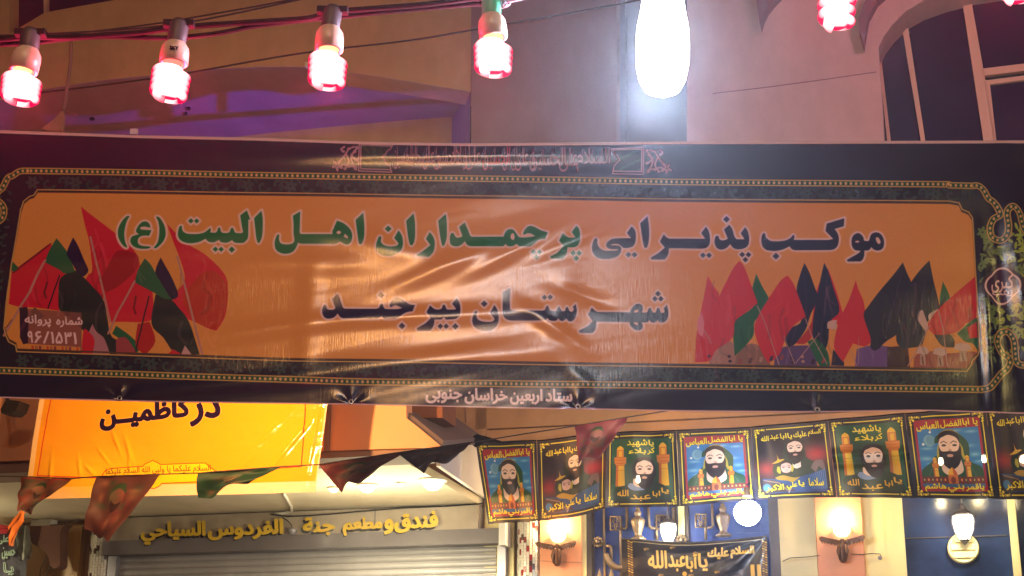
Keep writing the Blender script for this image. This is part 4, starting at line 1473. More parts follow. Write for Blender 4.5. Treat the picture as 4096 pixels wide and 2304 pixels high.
# blue metal gate
G = Thing('metal_gate', 'blue sheet metal gate with bronze urns, scroll plaques and iron bars', 'gate', (U(2730), -0.05, 0), FAC)
gz = zp
w = MB(); w.box((gu0, -0.035, 0.02), (gu1, 0.012, gz)); G.part('sheet', w, M['gateblue'])
def bar(x0, x1, y0=None, y1=None, d=.05, name='bar', m='irondark', dep=.03):
    b = MB()
    za = 0.03 if y1 is None else Z((x0 + x1) / 2, y1, d)
    zb = gz if y0 is None else Z((x0 + x1) / 2, y0, d)
    b.box((U(x0, 2150, d), -d, za), (U(x1, 2150, d), -d + dep, zb))
    return G.part(name, b, M[m])
bar(2342, 2366, d=.09, name='post', dep=.09)
bar(3078, 3116, d=.09, name='post', dep=.09)
bar(2368, 2377, d=.06); bar(2412, 2420, d=.06, m='iron'); bar(2700, 2709, d=.06); bar(2742, 2756, d=.06)
b = MB(); b.box((U(2713, 2100, .075), -.075, Z(2725, 2150, .075)), (U(2738, 2100, .075), -.03, gz)); G.part('cover_strip', b, M['cream'])
ironm = M['iron']
def rod(L, r=.011, d=.075, name='rod'):
    b = MB(); b.tube([fac(x, y, d) for x, y in L], r, 7); return G.part(name, b, ironm, smooth=True)
rod([(2507, 2030), (2508, 2075), (2507, 2108), (2502, 2114), (2484, 2114)])
rod([(2483, 2070), (2483, 2150), (2485, 2304)])
rod([(2594, 2030), (2596, 2080), (2598, 2104), (2606, 2112), (2625, 2114)])
rod([(2692, 2030), (2694, 2100), (2697, 2155)])
rod([(2848, 2015), (2850, 2060), (2852, 2102), (2846, 2110), (2828, 2112)])
rod([(2822, 2068), (2822, 2110), (2824, 2160)])
rod([(2426, 2184), (2440, 2184), (2444, 2190), (2446, 2240)])
rod([(2627, 2112), (2628, 2160)])
for cx, cy in ((2463, 2093), (2646, 2088), (2803, 2083)):
    b = MB()
    x0, x1, y0, y1 = cx - 20, cx + 20, cy - 26, cy + 26
    b.tube([fac(*p, .085) for p in [(x0, y0), (x1, y0), (x1, y1), (x0, y1), (x0, y0)]], .009, 4)
    for s in (-1, 1):
        b.tube([fac(cx + s * (4 + 9 * math.sin(k * .7)), cy - 22 + k * 5.0, .085) for k in range(10)], .005, 5)
        for yy in (-12, 10):
            b.tube([fac(cx + s * (8 + 5 * math.cos(k * .8)), cy + yy + 5 * math.sin(k * .8), .085) for k in range(8)], .004, 5)
    G.part('scroll_plaque', b, ironm, smooth=True)
for cx, yb in ((2553, 2160), (2895, 2146)):
    c = fac(cx, yb, 0.13)
    s = 0.00195
    b = MB()
    prof = [(30, 0), (30, 6), (24, 9), (18, 14), (13, 20), (14, 26), (19, 40), (24, 58), (27, 72), (26, 80), (19, 87), (12, 92), (10, 97), (13, 101), (14, 108), (11, 114), (7, 120), (9, 124), (5, 129), (.5, 131)]
    b.lathe([(r * s, h * s) for r, h in prof], c, 40, flute=.05, nf=10)
    G.part('urn', b, M['iron'], smooth=True)
for cx, cy in ((2391, 2168), (2726, 2160)):
    b = MB()
    p = fac(cx, cy, .08)
    for k in range(8):
        a = k * math.pi / 4
        q = p + Vector((math.cos(a) * .032, 0, math.sin(a) * .032))
        b.lathe([(.001, -.012), (.013, -.006), (.016, 0), (.001, .004)], q, 8, axis=(0, -1, 0))
    b.lathe([(.001, -.02), (.014, -.012), (.016, .01)], p + Vector((0, -.008, 0)), 10, axis=(0, -1, 0))
    G.part('rosette', b, M['iron'], smooth=True)
b = MB()
L = open_spline([(2424, 2214), (2432, 2238), (2446, 2258), (2466, 2270), (2490, 2270)], 4)
b.tube([fac(x, y, .085) for x, y in L], [.018 + .008 * math.sin(k / (len(L) - 1) * 3.1) for k in range(len(L))], 8)
G.part('curved_bracket', b, M['iron'], smooth=True)
for cx, cy in ((2398, 2300), (2446, 2296)):
    b = MB(); b.lathe([(.03, -.1), (.012, -.03), (.022, -.01), (.012, .01), (.004, .04), (.001, .05)], fac(cx, cy, .08), 10); G.part('finial', b, M['iron'], smooth=True)
for (x0, y0, x1, y1) in ((2945, 2100, 2972, 2130), (2978, 2100, 3042, 2130), (3058, 2110, 3080, 2130), (3056, 1995, 3092, 2016), (2950, 2030, 2976, 2092), (3060, 2034, 3090, 2092)):
    b = MB(); b.box(fac(x0, y0, .045), fac(x1, y1, .035)); G.part('raised_panel', b, M['gateblue'])
# glass door on the right
w = MB(); w.box((U(3619, 2150, .0), -.02, 0), (U(4036, 2100, .0), .012, gz)); 
DR = Thing('glass_door', 'dark blue glass door with cream frame at the right edge', 'door', (U(3850), -0.02, 0), FAC)
DR.part('pane', w, M['bluedoor'])
def leaning(px0, px1, d):
    b = MB(); b.prism([fac(px0[0], 1900, d), fac(px0[1], 1900, d), fac(px1[1], 2304, d), fac(px1[0], 2304, d)], (0, .05, 0)); return b
b = MB(); b.box((U(4037, 2100, .06), -.06, 0), (U(4068, 2100, .06), .01, gz)); DR.part('frame', b, M['cream'])
b = MB(); b.box((U(4069, 2100, 0), -.02, 0), (U(4700, 2100, .0), .012, gz)); DR.part('pane', b, M['bluedoor'])
b = MB(); b.box((U(3619, 2250, .03), -.035, Z(3800, 2150, .03)), (U(4036, 2250, .03), -.021, Z(3800, 2146, .03))); DR.part('rail', b, M['irondark'])
p = fac(3853, 2193, .05)
VT = Thing('vent', 'round cream plastic vent with two slots on the blue glass door', 'vent', p, FAC)
b = MB(); b.lathe([(.112, -.03), (.112, 0), (.104, .012), (.094, .014), (.09, .008)], p, 40, axis=(0, -1, 0)); VT.part('rim', b, M['cream'], smooth=True)
b = MB(); b.lathe([(.001, .004), (.09, .004), (.09, 0)], p, 30, axis=(0, -1, 0)); VT.part('dark_back', b, M['housing'])
for k, (h, hw) in enumerate(((.064, .060), (.008, .086), (-.048, .072))):
    b = MB(); b.box((p.x - hw, p.y - .022, p.z + h - .0215), (p.x + hw, p.y - .008, p.z + h + .0215)); VT.part('louvre', b, M['cream'])


def lantern(px, py, d, s, label):
    """Hanging six sided lantern; px, py its crown."""
    p = fac(px, py, d)
    t = Thing('lantern', label, 'lantern', p, FAC)
    b = MB(); b.tube([p + Vector((0, 0, .35 * s)), p], .006 * s, 6); t.part('chain', b, M['irondark'])
    b = MB(); b.lathe([(.001, .02 * s), (.02 * s, 0), (.03 * s, -.03 * s), (.085 * s, -.065 * s), (.09 * s, -.075 * s)], p, 6); t.part('cap', b, M['irondark'])
    b = MB(); b.lathe([(.07 * s, -.078 * s), (.075 * s, -.12 * s), (.062 * s, -.19 * s), (.035 * s, -.245 * s), (.02 * s, -.25 * s)], p, 12); t.part('glass', b, glow('lantern_glass', (1.0, .98, .82), 6), smooth=True)
    for k in range(6):
        a = k * math.pi / 3
        e = lambda r, h: p + Vector((math.cos(a) * r * s, math.sin(a) * r * s, h * s))
        b = MB(); b.tube([e(.078, -.07), e(.082, -.12), e(.068, -.19), e(.04, -.25)], .0035 * s, 5); t.part('rib', b, M['irondark'])
    b = MB(); b.lathe([(.04 * s, -.25 * s), (.02 * s, -.27 * s), (.001, -.29 * s)], p, 6); t.part('base', b, M['irondark'])
    lamp('lantern_light', 'POINT', FAC, p + Vector((0, -.14 * s, -.15 * s)), 12 * s, (1, .95, .75), .05, t.o)
lantern(3847, 2022, .12, 1.0, 'lit lantern hanging before the blue glass door above the round vent')
lantern(2672, 2064, .14, .82, 'lit lantern on the blue gate above the black mourning banner')


def eagle(px, py, s, label):
    d = .14
    p = fac(px, py, d)
    t = Thing('wall_lamp', label, 'wall lamp', p, FAC, group='eagle wall lamps on the peach pilasters')
    for sg in (-1, 1):
        up = [(0, .0), (.05, .012), (.10, .022), (.145, .034), (.160, .030), (.166, .018)]
        lo = [(.160, .002), (.148, -.010), (.140, -.004), (.128, -.016), (.118, -.010), (.104, -.022), (.094, -.014), (.08, -.028), (.07, -.018), (.055, -.032), (.04, -.03), (.02, -.045), (0, -.045)]
        b = MB()
        L = [p + Vector((sg * x * s, -.02 - x * .35 * s, z * s)) for x, z in up + lo]
        b.prism(L, (0, .014, 0))
        for k in range(6):
            x = .04 + k * .02
            b.tube([p + Vector((sg * x * s, -.024 - x * .35 * s, .015 * s)), p + Vector((sg * (x + .006) * s, -.024 - x * .35 * s, -.022 * s))], .004 * s, 5)
        t.part('wing', b, M['brass'])
    b = MB(); b.lathe([(.004, -.16 * s), (.02 * s, -.155 * s), (.03 * s, -.13 * s), (.026 * s, -.09 * s), (.034 * s, -.05 * s), (.03 * s, -.02 * s), (.016 * s, 0), (.018 * s, .01 * s), (.001, .02 * s)], p + Vector((0, -.03, 0)), 14, flute=.12, nf=5)
    t.part('body', b, M['brass'], smooth=True)
    for sg in (-1, 1):
        b = MB(); b.tube([p + Vector((sg * .02 * s, -.05, -.03 * s)), p + Vector((sg * .03 * s, -.06, -.08 * s)), p + Vector((sg * .02 * s, -.055, -.14 * s))], [.014 * s, .016 * s, .008 * s], 8); t.part('leg', b, M['brass'], smooth=True)
    b = MB(); b.lathe([(.001, -.05 * s), (.035 * s, -.045 * s), (.06 * s, -.015 * s), (.062 * s, .02 * s), (.04 * s, .045 * s), (.001, .055 * s)], p + Vector((0, -.0, .085 * s)), 20)
    t.part('globe', b, glow('sconce_globe', (1.0, .80, .42), 9), smooth=True)
    lamp('sconce_light', 'POINT', FAC, p + Vector((0, -.04, .16)), 15, (1, .66, .30), .03, t.o)
eagle(2232, 2186, .98, 'lit eagle shaped wall lamp left of the blue gate')
eagle(3370, 2166, 1.0, 'lit eagle shaped wall lamp right of the blue gate')
b = MB()
b.tube([fac(x, y, .13) for x, y in [(3130, 2246), (3160, 2232), (3230, 2228), (3280, 2222)]], .003, 5)
single('lamp_wire', b, M['wire'], 'thin wire on the cream pilaster left of the right eagle wall lamp', 'wire', FAC)
b = MB()
b.tube([fac(x, y, .13) for x, y in [(3405, 2216), (3450, 2218), (3490, 2214), (3520, 2216), (3526, 2228)]], .003, 5)
single('lamp_wire', b, M['wire'], 'thin wire running right from the right eagle wall lamp to the small wire holder', 'wire', FAC)
b = MB(); b.lathe([(.001, 0), (.014, .004), (.016, .02), (.001, .022)], fac(3520, 2232, .09), 10, axis=(0, -1, 0))
single('wire_box', b, M['rail'], 'small dark wire holder on the cream pilaster beside the glass door', 'wire box', FAC, smooth=True)

# left end of the ground floor
t = HOUSE
b = MB(); b.box((U(236, 2200, .12), -.12, 0), (U(318, 2200, .12), 0, zs - .05)); HOUSE.part('wooden_post', b, M['wood'])
b = MB(); b.box((ua, -.06, 0), (U(235, 2200, .06), .0, zs - .06)); HOUSE.part('wall', b, mat('yellowish_plaster', (206, 168, 116), .7, bump=.2, var=.1, vscale=4))
b = MB(); b.box((U(124, 2080, .2), -.2, Z(160, 2104, .2)), (U(205, 2080, .2), -.1, Z(160, 2078, .2)))
single('air_curtain', b, M['white'], 'white box fitting on the wall below the left end of the canopy', 'fitting', FAC)
b = MB()
L = [(118, 2104), (236, 2100), (262, 2096), (240, 2130), (240, 2240), (236, 2264), (218, 2274), (202, 2262), (190, 2222), (160, 2190), (124, 2168)]
b.prism([fac(x, y, .35) for x, y in [tuple(q) for q in rounded(L)]], (0, .12, 0))
single('hanging_cloth', b, M['browncloth'], 'brown cloth hanging like a tongue beside the wooden post', 'cloth', FAC)
b = MB()
for wi, L in enumerate(([(186, 2228), (176, 2250), (162, 2275), (160, 2304)], [(202, 2264), (190, 2290), (180, 2304)], [(230, 2090), (262, 2092), (300, 2082)], [(200, 2100), (250, 2098), (310, 2078)])):
    b = MB(); b.tube([fac(x, y, .3) for x, y in L], .004, 5)
    single('loose_wire', b, M['wire'], ['wire drooping from the left side of the brown hanging cloth tip', 'wire drooping from the right side of the brown hanging cloth tip', 'upper wire running from the brown cloth to the wooden post', 'lower wire running from the brown cloth to the wooden post'][wi], 'wire', FAC, group='loose wires by the brown cloth')

# ------------------------------------------------------------------ yellow banner below the canopy front
DYB = DF + 0.5
def quadmap(q, d):
    """Bilinear patch over four photograph points (tl, tr, br, bl) on the plane d before the wall."""
    P = [fac(*p, d) for p in q]
    return lambda a, b: (P[0] * (1 - a) + P[1] * a) * (1 - b) + (P[3] * (1 - a) + P[2] * a) * b


YQ = [(175, 1500), (1322, 1516), (1262, 1969), (94, 1996)]
def yb_tf():
    P = [np.array(fac(*p, DYB)) for p in YQ]
    o, ux = P[0], P[1] - P[0]
    A = np.array([P[0], P[1], P[2], P[3]])
    W_, H_ = 1200, 520
    # invert the patch through a projective map of the pixel quad
    src = np.array(YQ, float)
    dst = np.array([(0, 0), (W_, 0), (W_, H_), (0, H_)], float)
    M8 = []
    for (x, y), (u, v) in zip(src, dst):
        M8.append([x, y, 1, 0, 0, 0, -u * x, -u * y]); M8.append([0, 0, 0, x, y, 1, -v * x, -v * y])
    h = np.linalg.solve(np.array(M8), dst.ravel())
    Hm = np.append(h, 1).reshape(3, 3)
    def tf(Pp):
        q = np.c_[Pp, np.ones(len(Pp))] @ Hm.T
        return q[:, :2] / q[:, 2:]
    return tf, W_, H_
tf, W_, H_ = yb_tf()
c = Canvas(W_, H_, tf, (230, 156, 20))
c.fill(np.array([(90, 1950), (1270, 1925), (1270, 1980), (80, 2005)]), (240, 196, 170))
c.fill(np.array([(94, 1996), (175, 1500), (196, 1500), (118, 1996)]), (238, 200, 150))
c.fill(np.array([(1258, 1975), (1316, 1500), (1330, 1500), (1270, 1975)]), (242, 190, 160))
c.soft(420, 1900, 260, 120, (240, 196, 30), .8)
c.soft(900, 1700, 300, 200, (236, 140, 26), .6)
c.stroke([(228, 1500), (205, 1620), (152, 1902), (400, 1910), (820, 1900), (1195, 1868), (1215, 1868), (1232, 1640), (1236, 1500)], 2.0, (206, 40, 24))
WC = (250, 190, 120)
for wd, bx in (('در', (808, 1596, 916, 1704)), ('کاظمیــن', (432, 1622, 800, 1722, -34))):
    c.text(wd, bx, (30, 14, 46), bold=5.6, halo=2.0, hcol=WC)
car = [(440, 1900), (450, 1885), (474, 1874), (614, 1866), (620, 1858), (638, 1850), (654, 1843), (672, 1850), (684, 1858), (690, 1859), (860, 1852), (880, 1870), (900, 1884), (884, 1910), (870, 1924), (690, 1934), (682, 1944), (660, 1954), (640, 1952), (626, 1944), (616, 1938), (480, 1942), (452, 1922)]
c.fill(np.array(car), (240, 190, 24))
c.stroke(car, 1.8, (196, 60, 24), closed=True)
c.text('السلام علیکما یا ولیی الله السلام علیکما', (455, 1872, 880, 1908, -14), (110, 70, 30), bold=.4)
c.noise(.01, 2)
ymat = print_mat('yellow_vinyl', c.image('yellow_banner_print'), rough=.11, bump=.3, bstretch=(1, 1, 1), bscale=6, spec=.6, bdist=.02, crease=.25, translucent=.15)
qm = quadmap(YQ, DYB)
YC = [(.30, .55, 62, .10, .012, .012), (.26, .66, 48, .08, .010, .010), (.35, .62, 66, .12, .014, .012), (.18, .75, 75, .08, .012, .010), (.22, .78, 40, .07, .012, .010), (.36, .75, 80, .08, .01, .009),
      (.80, .55, -52, .20, .02, .010), (.88, .65, -60, .22, .02, .010), (.74, .78, -50, .2, .02, .009), (.92, .5, -58, .14, .012, .010), (.08, .8, 86, .12, .012, .012), (.30, .9, 55, .06, .01, .008), (.97, .6, -88, .3, .012, .008)]
def ydisp(a, b):
    x, y = a * 2.3, b * 1.0
    h = .02 * noise.noise(Vector((x * 1.3, y * 1.6, 7)))
    for ca, cb, ang, ln, wd, amp in YC:
        h += ridge(x, y, ca * 2.3, cb, math.radians(ang), ln, wd, amp)
    h += .003 * noise.noise(Vector((x * 7 - y * 5, y * 9 + x * 3, 2)))
    return Vector((0, -h, 0))
mb = cloth(qm, 240, 110, ydisp, None)
single('yellow_banner', mb, ymat, 'shiny yellow vinyl banner with dark lettering and a thin red frame before the canopy', 'banner', FAC, smooth=True)

# ------------------------------------------------------------------ row of portrait flags
YG, YD = (244, 226, 44), (120, 100, 20)
def unit(w, h):
    return lambda P: np.stack([P[:, 0] * w / 100, P[:, 1] * h / 100], 1)


def frame(c):
    for A in ([(5.5, 15), (5.5, 86)], [(94.5, 15), (94.5, 86)], [(20, 4.2), (80, 4.2)], [(20, 95.5), (80, 95.5)]):
        c.stroke(A, 3.6, (74, 62, 10)); c.stroke(A, 2.9, YG)
    for x, sx in ((5, 1), (95, -1)):
        for y, sy in ((4, 1), (96, -1)):
            for k, (dx, dy) in enumerate(((0, 0), (3, 0), (6, .4), (9, .2), (0, 3), (.2, 6), (2.5, 2.5), (4, 4), (11.5, .8), (.6, 9))):
                c.ell(x + sx * dx, y + sy * dy, 1.6, 1.3, YG if k % 2 else (184, 164, 50), 1, k)


def face(c, cx, cy, s, beard=True, look=0.0, skin=(236, 206, 186)):
    """A plain bearded face of the printed poster kind."""
    B = (26, 14, 24)
    P = lambda L: np.array([(cx + x * s * .9, cy + y * s * 1.04) for x, y in L])
    if beard:
        c.fill(rounded(P([(-11, -1), (-9, 6), (-6, 12), (0, 16), (6, 13), (10, 7), (12, -1), (8, 3), (3, 5), (-3, 5), (-8, 3)])), B)
    c.fill(rounded(P([(-9.5, -9), (-6, -12), (0, -13), (6, -12), (10, -8), (10.5, -1), (8, 4), (4, 6), (0, 6.5), (-4, 6), (-8, 4), (-10, -2)])), skin)
    if beard:
        c.fill(rounded(P([(-10.5, -3), (-8.5, 1.4), (-5, 2.2), (0, 1.8), (5, 2.2), (8.6, 1), (11.2, -4), (11.4, 6), (7.5, 13.5), (0, 17), (-7, 13), (-10.8, 6)])), B)
        c.fill(rounded(P([(-3, 5), (0, 4.2), (3.4, 5), (2.6, 6.4), (0, 6.8), (-2.6, 6.4)])), (206, 160, 146))
    c.fill(rounded(P([(-10, -5), (-10.6, -9), (-8, -13), (0, -15), (8, -13.5), (11, -9), (10.6, -5), (8.6, -8.5), (5, -10.5), (0, -11.5), (-5, -10), (-8.4, -8.5)])), B)
    c.ell(cx + .6 * s, cy + 1.0 * s, 1.7 * s, .8 * s, (196, 150, 134))
    c.stroke(P([(-8, -5), (-5, -6.3), (-1.6, -4.8)]), 1.5 * s, B)
    c.stroke(P([(2, -4.8), (5, -6.4), (8.4, -5.2)]), 1.5 * s, B)
    c.ell(cx - 4.6 * s, cy - 3 * s, 2.1 * s, 1.0 * s, (70, 60, 60))
    c.ell(cx + 5.2 * s, cy - 3 * s, 2.1 * s, 1.0 * s, (70, 60, 60))
    c.stroke(P([(.4, -4), (-.2, .2), (1.2, .8)]), .5 * s, (170, 130, 116))
    if not beard:
        c.stroke(P([(-2.6, 3.6), (0, 3), (2.8, 3.6)]), .8 * s, (150, 70, 66))


def minaret(c, x, y0, y1, w):
    G1, G2, R = (236, 186, 30), (214, 130, 26), (170, 50, 20)
    h = y1 - y0
    c.fill(np.array([(x - w * .5, y0 + h * .12), (x + w * .5, y0 + h * .12), (x + w * .5, y0 + h * .3), (x - w * .5, y0 + h * .3)]), G2)
    c.fill(rounded([(x - w * .5, y0 + h * .12), (x - w * .4, y0 + h * .07), (x, y0 + h * .02), (x + w * .4, y0 + h * .07), (x + w * .5, y0 + h * .12)]), G1)
    c.fill(np.array([(x - w * .85, y0 + h * .3), (x + w * .85, y0 + h * .3), (x + w * .8, y0 + h * .45), (x + w * .5, y0 + h * .5), (x - w * .5, y0 + h * .5), (x - w * .8, y0 + h * .45)]), G2)
    c.fill(np.array([(x - w * .55, y0 + h * .5), (x + w * .55, y0 + h * .5), (x + w * .65, y1), (x - w * .65, y1)]), G1)
    for q in (.3, .37, .45, .5, .62): c.stroke([(x - w * .7, y0 + h * q), (x + w * .7, y0 + h * q)], .9, R)
    c.fill(np.array([(x - w * .6, y0 + h * .5), (x - w * .25, y0 + h * .5), (x - w * .3, y1), (x - w * .65, y1)]), (190, 84, 24), .8)
    c.fill(np.array([(x - w * .2, y0 + h * .15), (x + w * .25, y0 + h * .15), (x + w * .25, y0 + h * .29), (x - w * .2, y0 + h * .29)]), G1)


def flag_blue():
    c = Canvas(480, 480, unit(480, 480), (20, 13, 34))
    c.fill(np.array([(9, 8), (91, 8), (91, 92), (9, 92)]), (158, 18, 42))
    c.fill(np.array([(12, 19), (88, 19), (88, 84), (12, 84)]), (40, 122, 190))
    for x, y, rx, ry in ((78, 24, 9, 2), (70, 40, 12, 2.2), (80, 50, 8, 3), (22, 42, 9, 2), (20, 54, 10, 3), (60, 22, 8, 1.6), (26, 60, 8, 2), (84, 58, 7, 2)):
        c.soft(x, y, rx, ry, (140, 196, 220), .8)
    c.ell(26, 33, 7, 7, (110, 166, 196)); c.ell(28, 32, 5.6, 5.6, (90, 150, 186)); c.ell(18, 37, 1.6, 1.6, (220, 230, 230)); c.ell(28, 23, 1.4, 1.4, (220, 230, 230))
    GG = (14, 74, 44)
    c.fill(rounded([(12, 72), (14, 66), (26, 58), (34, 50), (66, 46), (74, 58), (86, 64), (88, 70), (88, 80), (12, 80)]), GG)
    c.fill(rounded([(34, 30), (40, 24), (52, 20), (64, 26), (68, 34), (60, 30), (48, 26)]), (150, 134, 60))
    c.fill(rounded([(32, 36), (34, 29), (44, 24), (56, 23), (66, 28), (73, 36), (74, 44), (72, 60), (66, 50), (64, 38), (54, 30), (44, 30), (36, 36)]), GG)
    c.stroke([(44, 22), (40, 14)], 1.4, (130, 120, 90)); c.stroke([(56, 22), (66, 13)], 1.4, (130, 120, 90))
    c.fill(rounded([(36, 38), (34, 46), (33, 54), (37, 50), (38, 42)]), (176, 166, 50))
    c.fill(rounded([(62, 34), (66, 42), (67, 50), (70, 54), (66, 56), (62, 46), (61, 38)]), (176, 166, 50))
    c.fill(rounded([(38, 56), (62, 54), (64, 68), (54, 74), (46, 74), (38, 68)]), (232, 204, 186))
    c.fill(rounded([(38, 34), (44, 28), (54, 29), (62, 34), (64, 46), (60, 50), (40, 50)]), (30, 16, 20))
    face(c, 49.5, 43, 1.36)
    c.fill(rounded([(44, 73), (46, 68), (50, 64), (54, 68), (56, 73)]), (232, 176, 40)); c.fill(rounded([(50, 64), (54, 68), (56, 73), (51, 73)]), (196, 90, 24))
    minaret(c, 30, 52, 78, 5); minaret(c, 70, 50, 77, 5)
    for x in (26, 34, 66, 74): c.stroke([(30 if x < 50 else 70, 56), (x + (x - 50) * .2, 74)], .5, (150, 150, 120))
    c.fill(np.array([(12, 75), (88, 75), (88, 84), (12, 84)]), (104, 40, 34))
    for k in range(15):
        c.ell(14.5 + k * 5.1, 78.6, 1.5, 2, (190, 70, 40) if k % 2 else (40, 90, 60)); c.ell(14.5 + k * 5.1, 78.6, .8, 1.2, (220, 170, 90))
    c.fill(np.array([(44, 73), (56, 73), (56, 83), (44, 83)]), (200, 110, 50)); c.ell(50, 79, 3, 4, (120, 50, 30))
    c.fill(np.array([(12, 83), (88, 83), (88, 87), (12, 87)]), (50, 100, 150))
    c.text('يا ابا', (70, 9, 88, 18), YG, bold=1.2, halo=1.0, hcol=(70, 40, 10)); c.text('الفضل', (42, 9.5, 68, 19), YG, bold=1.2, halo=1.0, hcol=(70, 40, 10)); c.text('العباس', (12, 10.5, 40, 21.5), YG, bold=1.2, halo=1.0, hcol=(70, 40, 10))
    c.text('ياقمر', (64, 83, 86, 91), YG, bold=1.2, halo=1, hcol=(70, 40, 10)); c.text('بني', (42, 84, 62, 92.5), YG, bold=1.2, halo=1, hcol=(70, 40, 10)); c.text('هاشم', (14, 82.5, 40, 92), YG, bold=1.2, halo=1, hcol=(70, 40, 10))
    frame(c)
    return c.image('flag_print_blue')


def flag_red():
    c = Canvas(480, 480, unit(480, 480), (20, 12, 32))
    c.fill(np.array([(10, 8), (90, 8), (90, 92), (10, 92)]), (22, 12, 30))
    c.soft(80, 42, 24, 16, (178, 16, 34), .95); c.soft(16, 58, 18, 14, (150, 14, 34), .95)
    DGc = (10, 44, 28)
    c.fill(rounded([(40, 60), (38, 40), (44, 24), (52, 20), (62, 24), (67, 36), (68, 46), (78, 52), (88, 56), (88, 72), (40, 74)]), DGc)
    c.fill(rounded([(45, 50), (52, 55), (60, 48), (60, 58), (54, 60), (48, 56)]), (228, 204, 190))
    face(c, 54, 35, 1.05)
    c.fill(rounded([(30, 72), (25, 66), (24, 58), (30, 50), (40, 47), (48, 50), (50, 60), (48, 70)]), (12, 36, 26))
    c.fill(rounded([(23, 52), (28, 49), (31, 46), (30, 38), (33, 46), (38, 46), (40, 47), (31, 51)]), (208, 166, 40))
    c.fill(rounded([(34, 52), (47, 50), (48, 53), (34, 56)]), (180, 176, 70))
    face(c, 41, 60, .74, beard=False, skin=(214, 176, 164))
    c.fill(rounded([(30, 56), (33, 56), (34, 64), (32, 66), (29, 62)]), (176, 166, 50)); c.fill(rounded([(48, 54), (51, 58), (49, 64), (47, 64)]), (176, 166, 50))
    c.fill(np.array([(10, 72), (40, 73), (60, 71), (90, 62), (90, 92), (10, 92)]), (22, 66, 120))
    c.fill(rounded([(72, 60), (78, 51), (88, 50), (90, 60), (88, 64), (82, 58), (78, 66)]), (104, 84, 84))
    for k in range(9): c.stroke([(70 + k * 2.4, 70 - k), (72 + k * 2.2, 88)], 1.8, (112, 156, 190), .6)
    c.fill(rounded([(26, 71), (36, 68), (50, 72), (58, 71), (48, 78), (42, 76), (30, 74)]), (170, 136, 40))
    c.fill(rounded([(10, 74), (24, 74), (40, 82), (52, 90), (10, 92)]), (60, 44, 44)); c.ell(15, 84, 5, 5, (60, 120, 170)); c.stroke([(12, 74), (30, 78), (42, 90)], 4, (150, 130, 120), .7); c.stroke([(46, 84), (42, 92)], 4, (170, 150, 140), .8)
    for w_, b in (('السلام', (73, 9, 89, 18)), ('عليك', (54, 10, 71, 19)), ('ياابا', (37, 11, 52, 19.5)), ('عبد', (24, 12, 35, 20)), ('الله', (12, 13, 22, 20))):
        c.text(w_, b, YG, bold=.9, halo=.8, hcol=(60, 50, 10))
    for w_, b in (('سلاما', (68, 74, 86, 84)), ('يا', (55, 76, 62, 85)), ('علي', (40, 78, 53, 88)), ('الاكبر', (14, 80, 36, 90))):
        c.text(w_, b, YG, bold=1.2, halo=1, hcol=(20, 20, 10))
    frame(c)
    return c.image('flag_print_red')


def flag_green():
    c = Canvas(480, 480, unit(480, 480), (20, 12, 32))
    c.fill(np.array([(8, 8), (92, 8), (92, 92), (8, 92)]), (14, 80, 46))
    minaret(c, 20, 16, 72, 10); minaret(c, 80, 13, 72, 11)
    c.soft(50, 56, 26, 26, (8, 24, 18), .85)
    c.fill(rounded([(10, 92), (12, 76), (30, 70), (44, 66), (62, 66), (84, 74), (90, 92)]), (10, 48, 30))
    c.fill(rounded([(30, 72), (34, 68), (44, 70), (54, 68), (60, 70), (54, 76), (42, 78), (34, 76)]), (120, 140, 170))
    c.fill(rounded([(38, 62), (60, 62), (62, 70), (54, 73), (44, 73), (38, 69)]), (226, 196, 170))
    c.fill(rounded([(38, 58), (37, 46), (44, 38), (56, 36), (66, 42), (69, 52), (66, 60), (44, 64)]), (20, 12, 16))
    face(c, 53, 53, 1.3)
    c.text('يا', (60, 10, 67, 19), YG, bold=1.3, halo=1, hcol=(40, 60, 10)); c.text('شهيد', (30, 9, 58, 19.5), YG, bold=1.3, halo=1, hcol=(40, 60, 10))
    c.text('كر', (58, 20.5, 68, 29.5), YG, bold=1.3, halo=1, hcol=(40, 60, 10)); c.text('بلاء', (32, 21, 56, 29.5), YG, bold=1.3, halo=1, hcol=(40, 60, 10))
    for w_, x0, x1, y in (('يا', 76, 86, 80), ('ابا', 64, 74, 84), ('عبد', 34, 61, 88.5), ('الله', 16, 31, 82)):
        c.text(w_, (x0, y - 5, x1, y + 3), (226, 178, 40), bold=1.2, halo=1, hcol=(60, 30, 10))
    frame(c)
    return c.image('flag_print_green')


